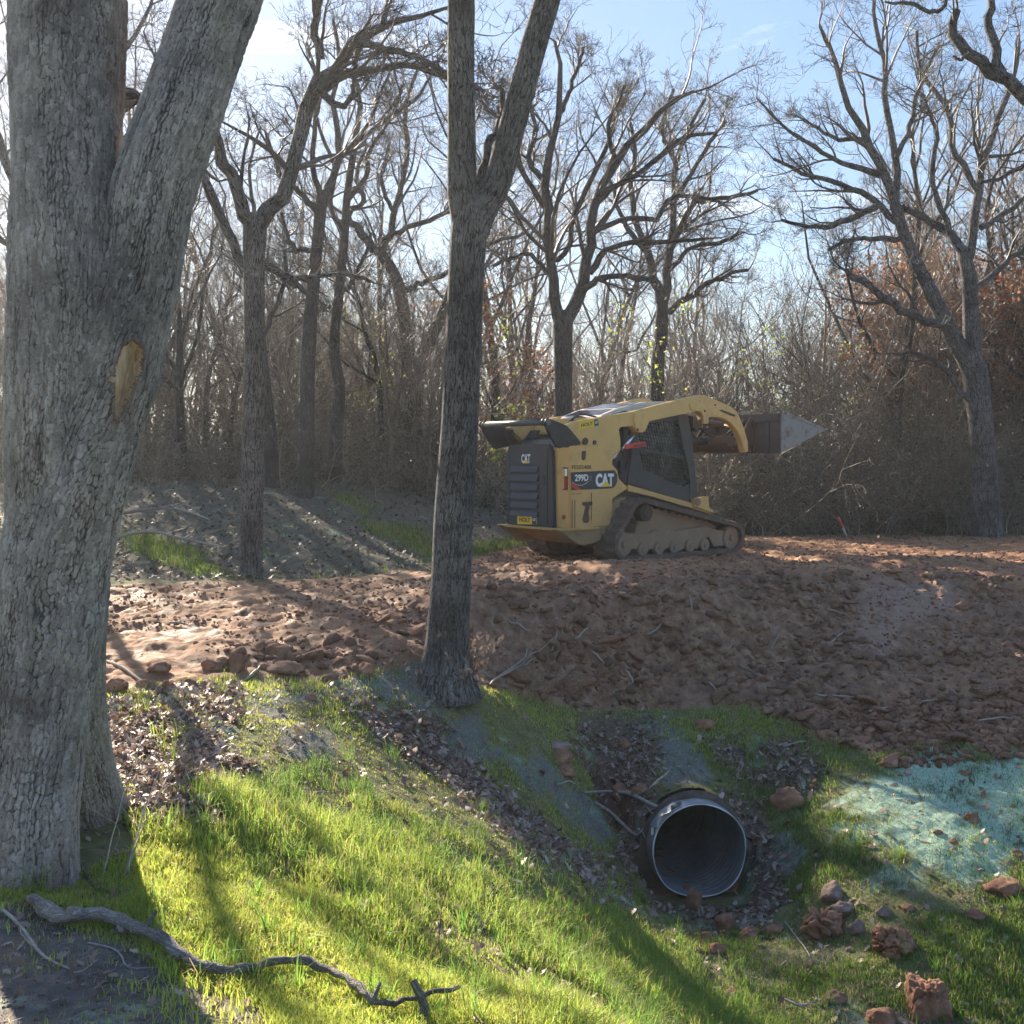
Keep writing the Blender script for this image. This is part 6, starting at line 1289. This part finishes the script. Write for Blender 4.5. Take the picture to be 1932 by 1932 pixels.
B = Part(); B.xz(Sp(.29, [(808,366),(862,358),(866,364),(862,370),(808,374)]), .296, .301, 0); B.done('slot', RUST, lk)
# --- coupler and tilt gear
B = Part()
for yv in (.50, .62, 1.30, 1.42): B.xz([(3.05, 1.56), (3.46, 1.56), (3.46, 2.06), (3.36, 2.10), (3.22, 1.92), (3.02, 1.70)], yv, yv + .03, .005)
B.box(3.38, 3.46, .45, 1.48, 1.56, 1.66, .006); B.box(3.38, 3.46, .45, 1.48, 1.98, 2.06, .006); B.box(3.42, 3.47, .48, 1.45, 1.6, 2.0, .006); B.tube([(3.1, .42, 1.66), (3.1, 1.51, 1.66)], .045, 12); B.done('coupler', RUST)
for yv in (.60, 1.33):
    B = Part(); B.tube([(2.15, yv, 2.02), (2.78, yv, 1.98)], .048, 14); tc_ = B.done('tilt_cylinder', BLK); B = Part(); B.tube([(2.78, yv, 1.98), (3.26, yv, 1.93)], .026, 12); B.done('chrome_rod', CHR, tc_)
for hp_ in ([(2.3, .75, 2.06), (2.6, .72, 1.82), (2.9, .68, 1.80), (3.2, .7, 1.96)], [(2.2, .9, 2.05), (2.5, .85, 1.75), (2.9, .8, 1.70), (3.25, .78, 1.85)]):
    B = Part(); B.tube(hp_, .014, 7, 14); B.done('hydraulic_hose', BLK)
B = Part(); B.box(1.92, 2.06, .44, 1.49, 1.92, 2.10, .02); B.xz([(2.0, 1.95), (2.30, 2.12), (2.36, 2.02), (2.10, 1.86)], .52, .68, .01); B.xz([(2.0, 1.95), (2.30, 2.12), (2.36, 2.02), (2.10, 1.86)], 1.25, 1.41, .01); B.done('lamp_bracket', BLK)
# --- bucket
x0, zt = S(-.03, 1600, 196); _, zb = S(-.03, 1603, 408); xt, ztip = S(-.03, 1840, 285); xs, zs = S(-.03, 1655, 200)
BW0, BW1 = -.03, 1.96
B = Part(); B.xz([(x0, zb), (x0 + .03, zb), (x0 + .03, zt), (x0, zt)], BW0 + .02, BW1 - .02, .004)
B.xz([(x0 + .03, zb), (xt, ztip), (xt - .03, ztip + .018), (x0 + .03, zb + .03)], BW0 + .02, BW1 - .02, .003)
B.xz([(x0 - .03, zt - .12), (x0, zt - .12), (x0, zt), (x0 - .03, zt)], BW0 + .03, BW1 - .03, .004)
for k in range(3): B.box(x0 - .02, x0, .2 + .7 * k, .26 + .7 * k, zb + .03, zt - .13, .003)
B.box(x0 - .018, x0, BW0 + .03, BW1 - .03, zb + .20, zb + .22, .002)
bk = B.done('bucket', BKT)
for y0, y1 in ((BW0, BW0 + .02), (BW1 - .02, BW1)):
    B = Part(); B.xz([(x0, zb), (xt - .02, ztip - .005), (xt - .02, ztip + .02), (xs, zs), (x0, zt)], y0, y1, .003); sd2 = B.done('side_plate', BKS, bk)
B = Part(); B.xz([(xt - .16, ztip - .05), (xt + .02, ztip + .008), (xt + .01, ztip + .022), (xt - .16, ztip - .02)], BW0 - .006, BW1 + .006, .002); B.done('cutting_edge', BKS, bk)
B = Part(); B.xz([(xs, zs), (xs + .01, zs - .05), (xt - .25, ztip + .04), (xt - .02, ztip + .02)], BW0 - .012, BW0, .002); B.done('side_cutter', CHR if False else BKS, bk)
# --- decals and lettering
def text_on(txt, x0_, z0_, x1_, z1_, plane, mat, name, parent, bold=.02, shear=0.0, label=None):
    cu_ = bpy.data.curves.new('t', 'FONT'); cu_.body = txt; cu_.offset = bold; cu_.shear = shear; cu_.resolution_u = 3
    ob = bpy.data.objects.new('t', cu_); COL.objects.link(ob); dg = bpy.context.evaluated_depsgraph_get(); dg.update()
    me = bpy.data.meshes.new_from_object(ob.evaluated_get(dg)); COL.objects.unlink(ob); bpy.data.objects.remove(ob)
    co = np.empty(len(me.vertices) * 3); me.vertices.foreach_get('co', co); co = co.reshape(-1, 3); mn, mx_ = co.min(0), co.max(0)
    u = (co[:, 0] - mn[0]) / (mx_[0] - mn[0]); v = (co[:, 1] - mn[1]) / (mx_[1] - mn[1])
    L_ = np.array([plane(x0_ + (x1_ - x0_) * a, z0_ + (z1_ - z0_) * b_) for a, b_ in zip(u, v)])
    W_ = ZO + L_[:, :1] * LF + L_[:, 1:2] * LL + L_[:, 2:3] * np.array([0, 0, 1]) - LC; me.vertices.foreach_set('co', W_.ravel()); me.update(); me.name = name
    return link(name, me, mat, parent)
def poly_on(pts, plane, mat, name, parent):
    B = Part(); B.quad([plane(*p) for p in pts]); return B.done(name, mat, parent)
def sideplane(off): return lambda x, z: (x, .268 - off, z)
def SR(x, y, c=.266): return S(c, x, y)
# big side decal
(a0, c0), (a1, c1) = SR(470, 605), SR(708, 503)
dec = poly_on([SR(470,608), SR(690,598), SR(708,585), SR(718,560), SR(718,525), SR(702,500), SR(468,512)], sideplane(.003), DECB, 'model_decal', body)
k0, k1 = SR(490, 560), SR(562, 522); text_on('299D', k0[0], k0[1], k1[0], k1[1], sideplane(.006), DECW, 'lettering', dec, .03)
k0, k1 = SR(566, 556), SR(582, 530); text_on('2', k0[0], k0[1], k1[0], k1[1], sideplane(.006), flat('decal_grey', (.16, .16, .17)), 'lettering', dec, .02)
k0, k1 = SR(601, 590), SR(699, 517); text_on('CAT', k0[0], k0[1], k1[0], k1[1], sideplane(.006), DECW, 'lettering', dec, .05)
poly_on([SR(628,590), SR(655,558), SR(684,587)], sideplane(.009), DECY, 'triangle', dec)
poly_on([SR(470,566), SR(492,580), SR(526,606), SR(496,607), SR(472,586)], sideplane(.006), RED, 'red_swoosh', dec)
B = Part(); arcp = resample(np.array([SR(472,562), SR(492,576), SR(520,582), SR(545,573), SR(562,560)]), 14); B.tube([(p[0], .2615, p[1]) for p in arcp], .003, 5); B.done('white_arc', DECW, dec)
k0, k1 = SR(475, 495), SR(577, 473); text_on('F0205488', k0[0], k0[1], k1[0], k1[1], sideplane(.004), TXD, 'fleet_number', body, .01)
k0, k1 = SR(471, 634), SR(527, 620); text_on('Two Speed', k0[0], k0[1], k1[0], k1[1], sideplane(.004), TXD, 'lettering', body, .0, .2)
# rear door: here left-to-right in the picture runs against local y
def rearplane(off): return lambda y, z: (-.802 - off, y, z)
def RR(x, y): return Rr_(-.80, x, y)
k0, k1 = RR(205, 463), RR(254, 413); text_on('CAT', k0[0], k0[1], k1[0], k1[1], rearplane(.004), DECW, 'lettering', door, .05)
poly_on([RR(216,464), RR(231,444), RR(246,463)], rearplane(.006), DECY, 'triangle', door)
hl = poly_on([RR(183,789), RR(288,791), RR(288,742), RR(183,741)], rearplane(.004), DECY, 'dealer_plate', door)
k0, k1 = RR(196, 776), RR(254, 757); text_on('HOLT', k0[0], k0[1], k1[0], k1[1], rearplane(.008), TXD, 'lettering', hl, .03)
poly_on([RR(264,789), RR(286,790), RR(286,744), RR(264,743)], rearplane(.007), DECB, 'badge', hl)
k0, k1 = RR(267, 773), RR(284, 759); text_on('CAT', k0[0], k0[1], k1[0], k1[1], rearplane(.009), DECW, 'lettering', hl, .04)
# arm sticker
def armplane(off): return lambda x, z: (x, .292 - off, z)
def AR(x, y): return S(.29, x, y)
hs_ = poly_on([AR(510,282), AR(620,262), AR(616,225), AR(511,244)], armplane(.0), DECY, 'dealer_sticker', arm_r)
def tilt(plane, x0_, sl): return lambda x, z: plane(x, z + (x - x0_) * sl)
q1, q2 = AR(523, 270), AR(586, 246); sl_ = (AR(620,262)[1] - AR(510,282)[1]) / (AR(620,262)[0] - AR(510,282)[0])
text_on('HOLT', q1[0], q1[1], q2[0], q1[1] + .048, tilt(armplane(.003), q1[0], sl_), TXD, 'lettering', hs_, .03, .15)
poly_on([AR(595,265), AR(619,261), AR(615,227), AR(592,232)], armplane(.002), DECB, 'badge', hs_)
q1, q2 = AR(597, 252), AR(614, 238); text_on('CAT', q1[0], q1[1], q2[0], q1[1] + .036, tilt(armplane(.004), q1[0], sl_), DECW, 'lettering', hs_, .04)

# ------------------------------------------------------------------ air
hz = bpy.data.materials.new('haze'); hz.use_nodes = True; t = hz.node_tree; t.nodes.clear(); oo = t.nodes.new('ShaderNodeOutputMaterial'); vp = t.nodes.new('ShaderNodeVolumePrincipled'); vp.inputs['Color'].default_value = (.93, .94, .96, 1); vp.inputs['Density'].default_value = .0012; vp.inputs['Anisotropy'].default_value = .45; t.links.new(vp.outputs[0], oo.inputs['Volume'])
bm = bmesh.new(); bmesh.ops.create_cube(bm, size=1); me = bpy.data.meshes.new('haze'); bm.to_mesh(me); bm.free()
zlo = float(ZZ.min()) - 1; zhi = 22.0
o = link('haze', me, hz); gx0, gx1, gy0, gy1 = GX[0] - 2, GX[-1] + 2, GY[0] - 2, GY[-1] + 2
o.scale = (gx1 - gx0, gy1 - gy0, zhi - zlo); o.location = ((gx0 + gx1) / 2, (gy0 + gy1) / 2, (zlo + zhi) / 2); tag(o, 'thin bluish air in the clearing', 'haze', kind='stuff')
print('top', max((o.matrix_world @ Vector(c))[2] for o in SC.objects if o.type == 'MESH' and o.name[:4] != 'haze' for c in o.bound_box))
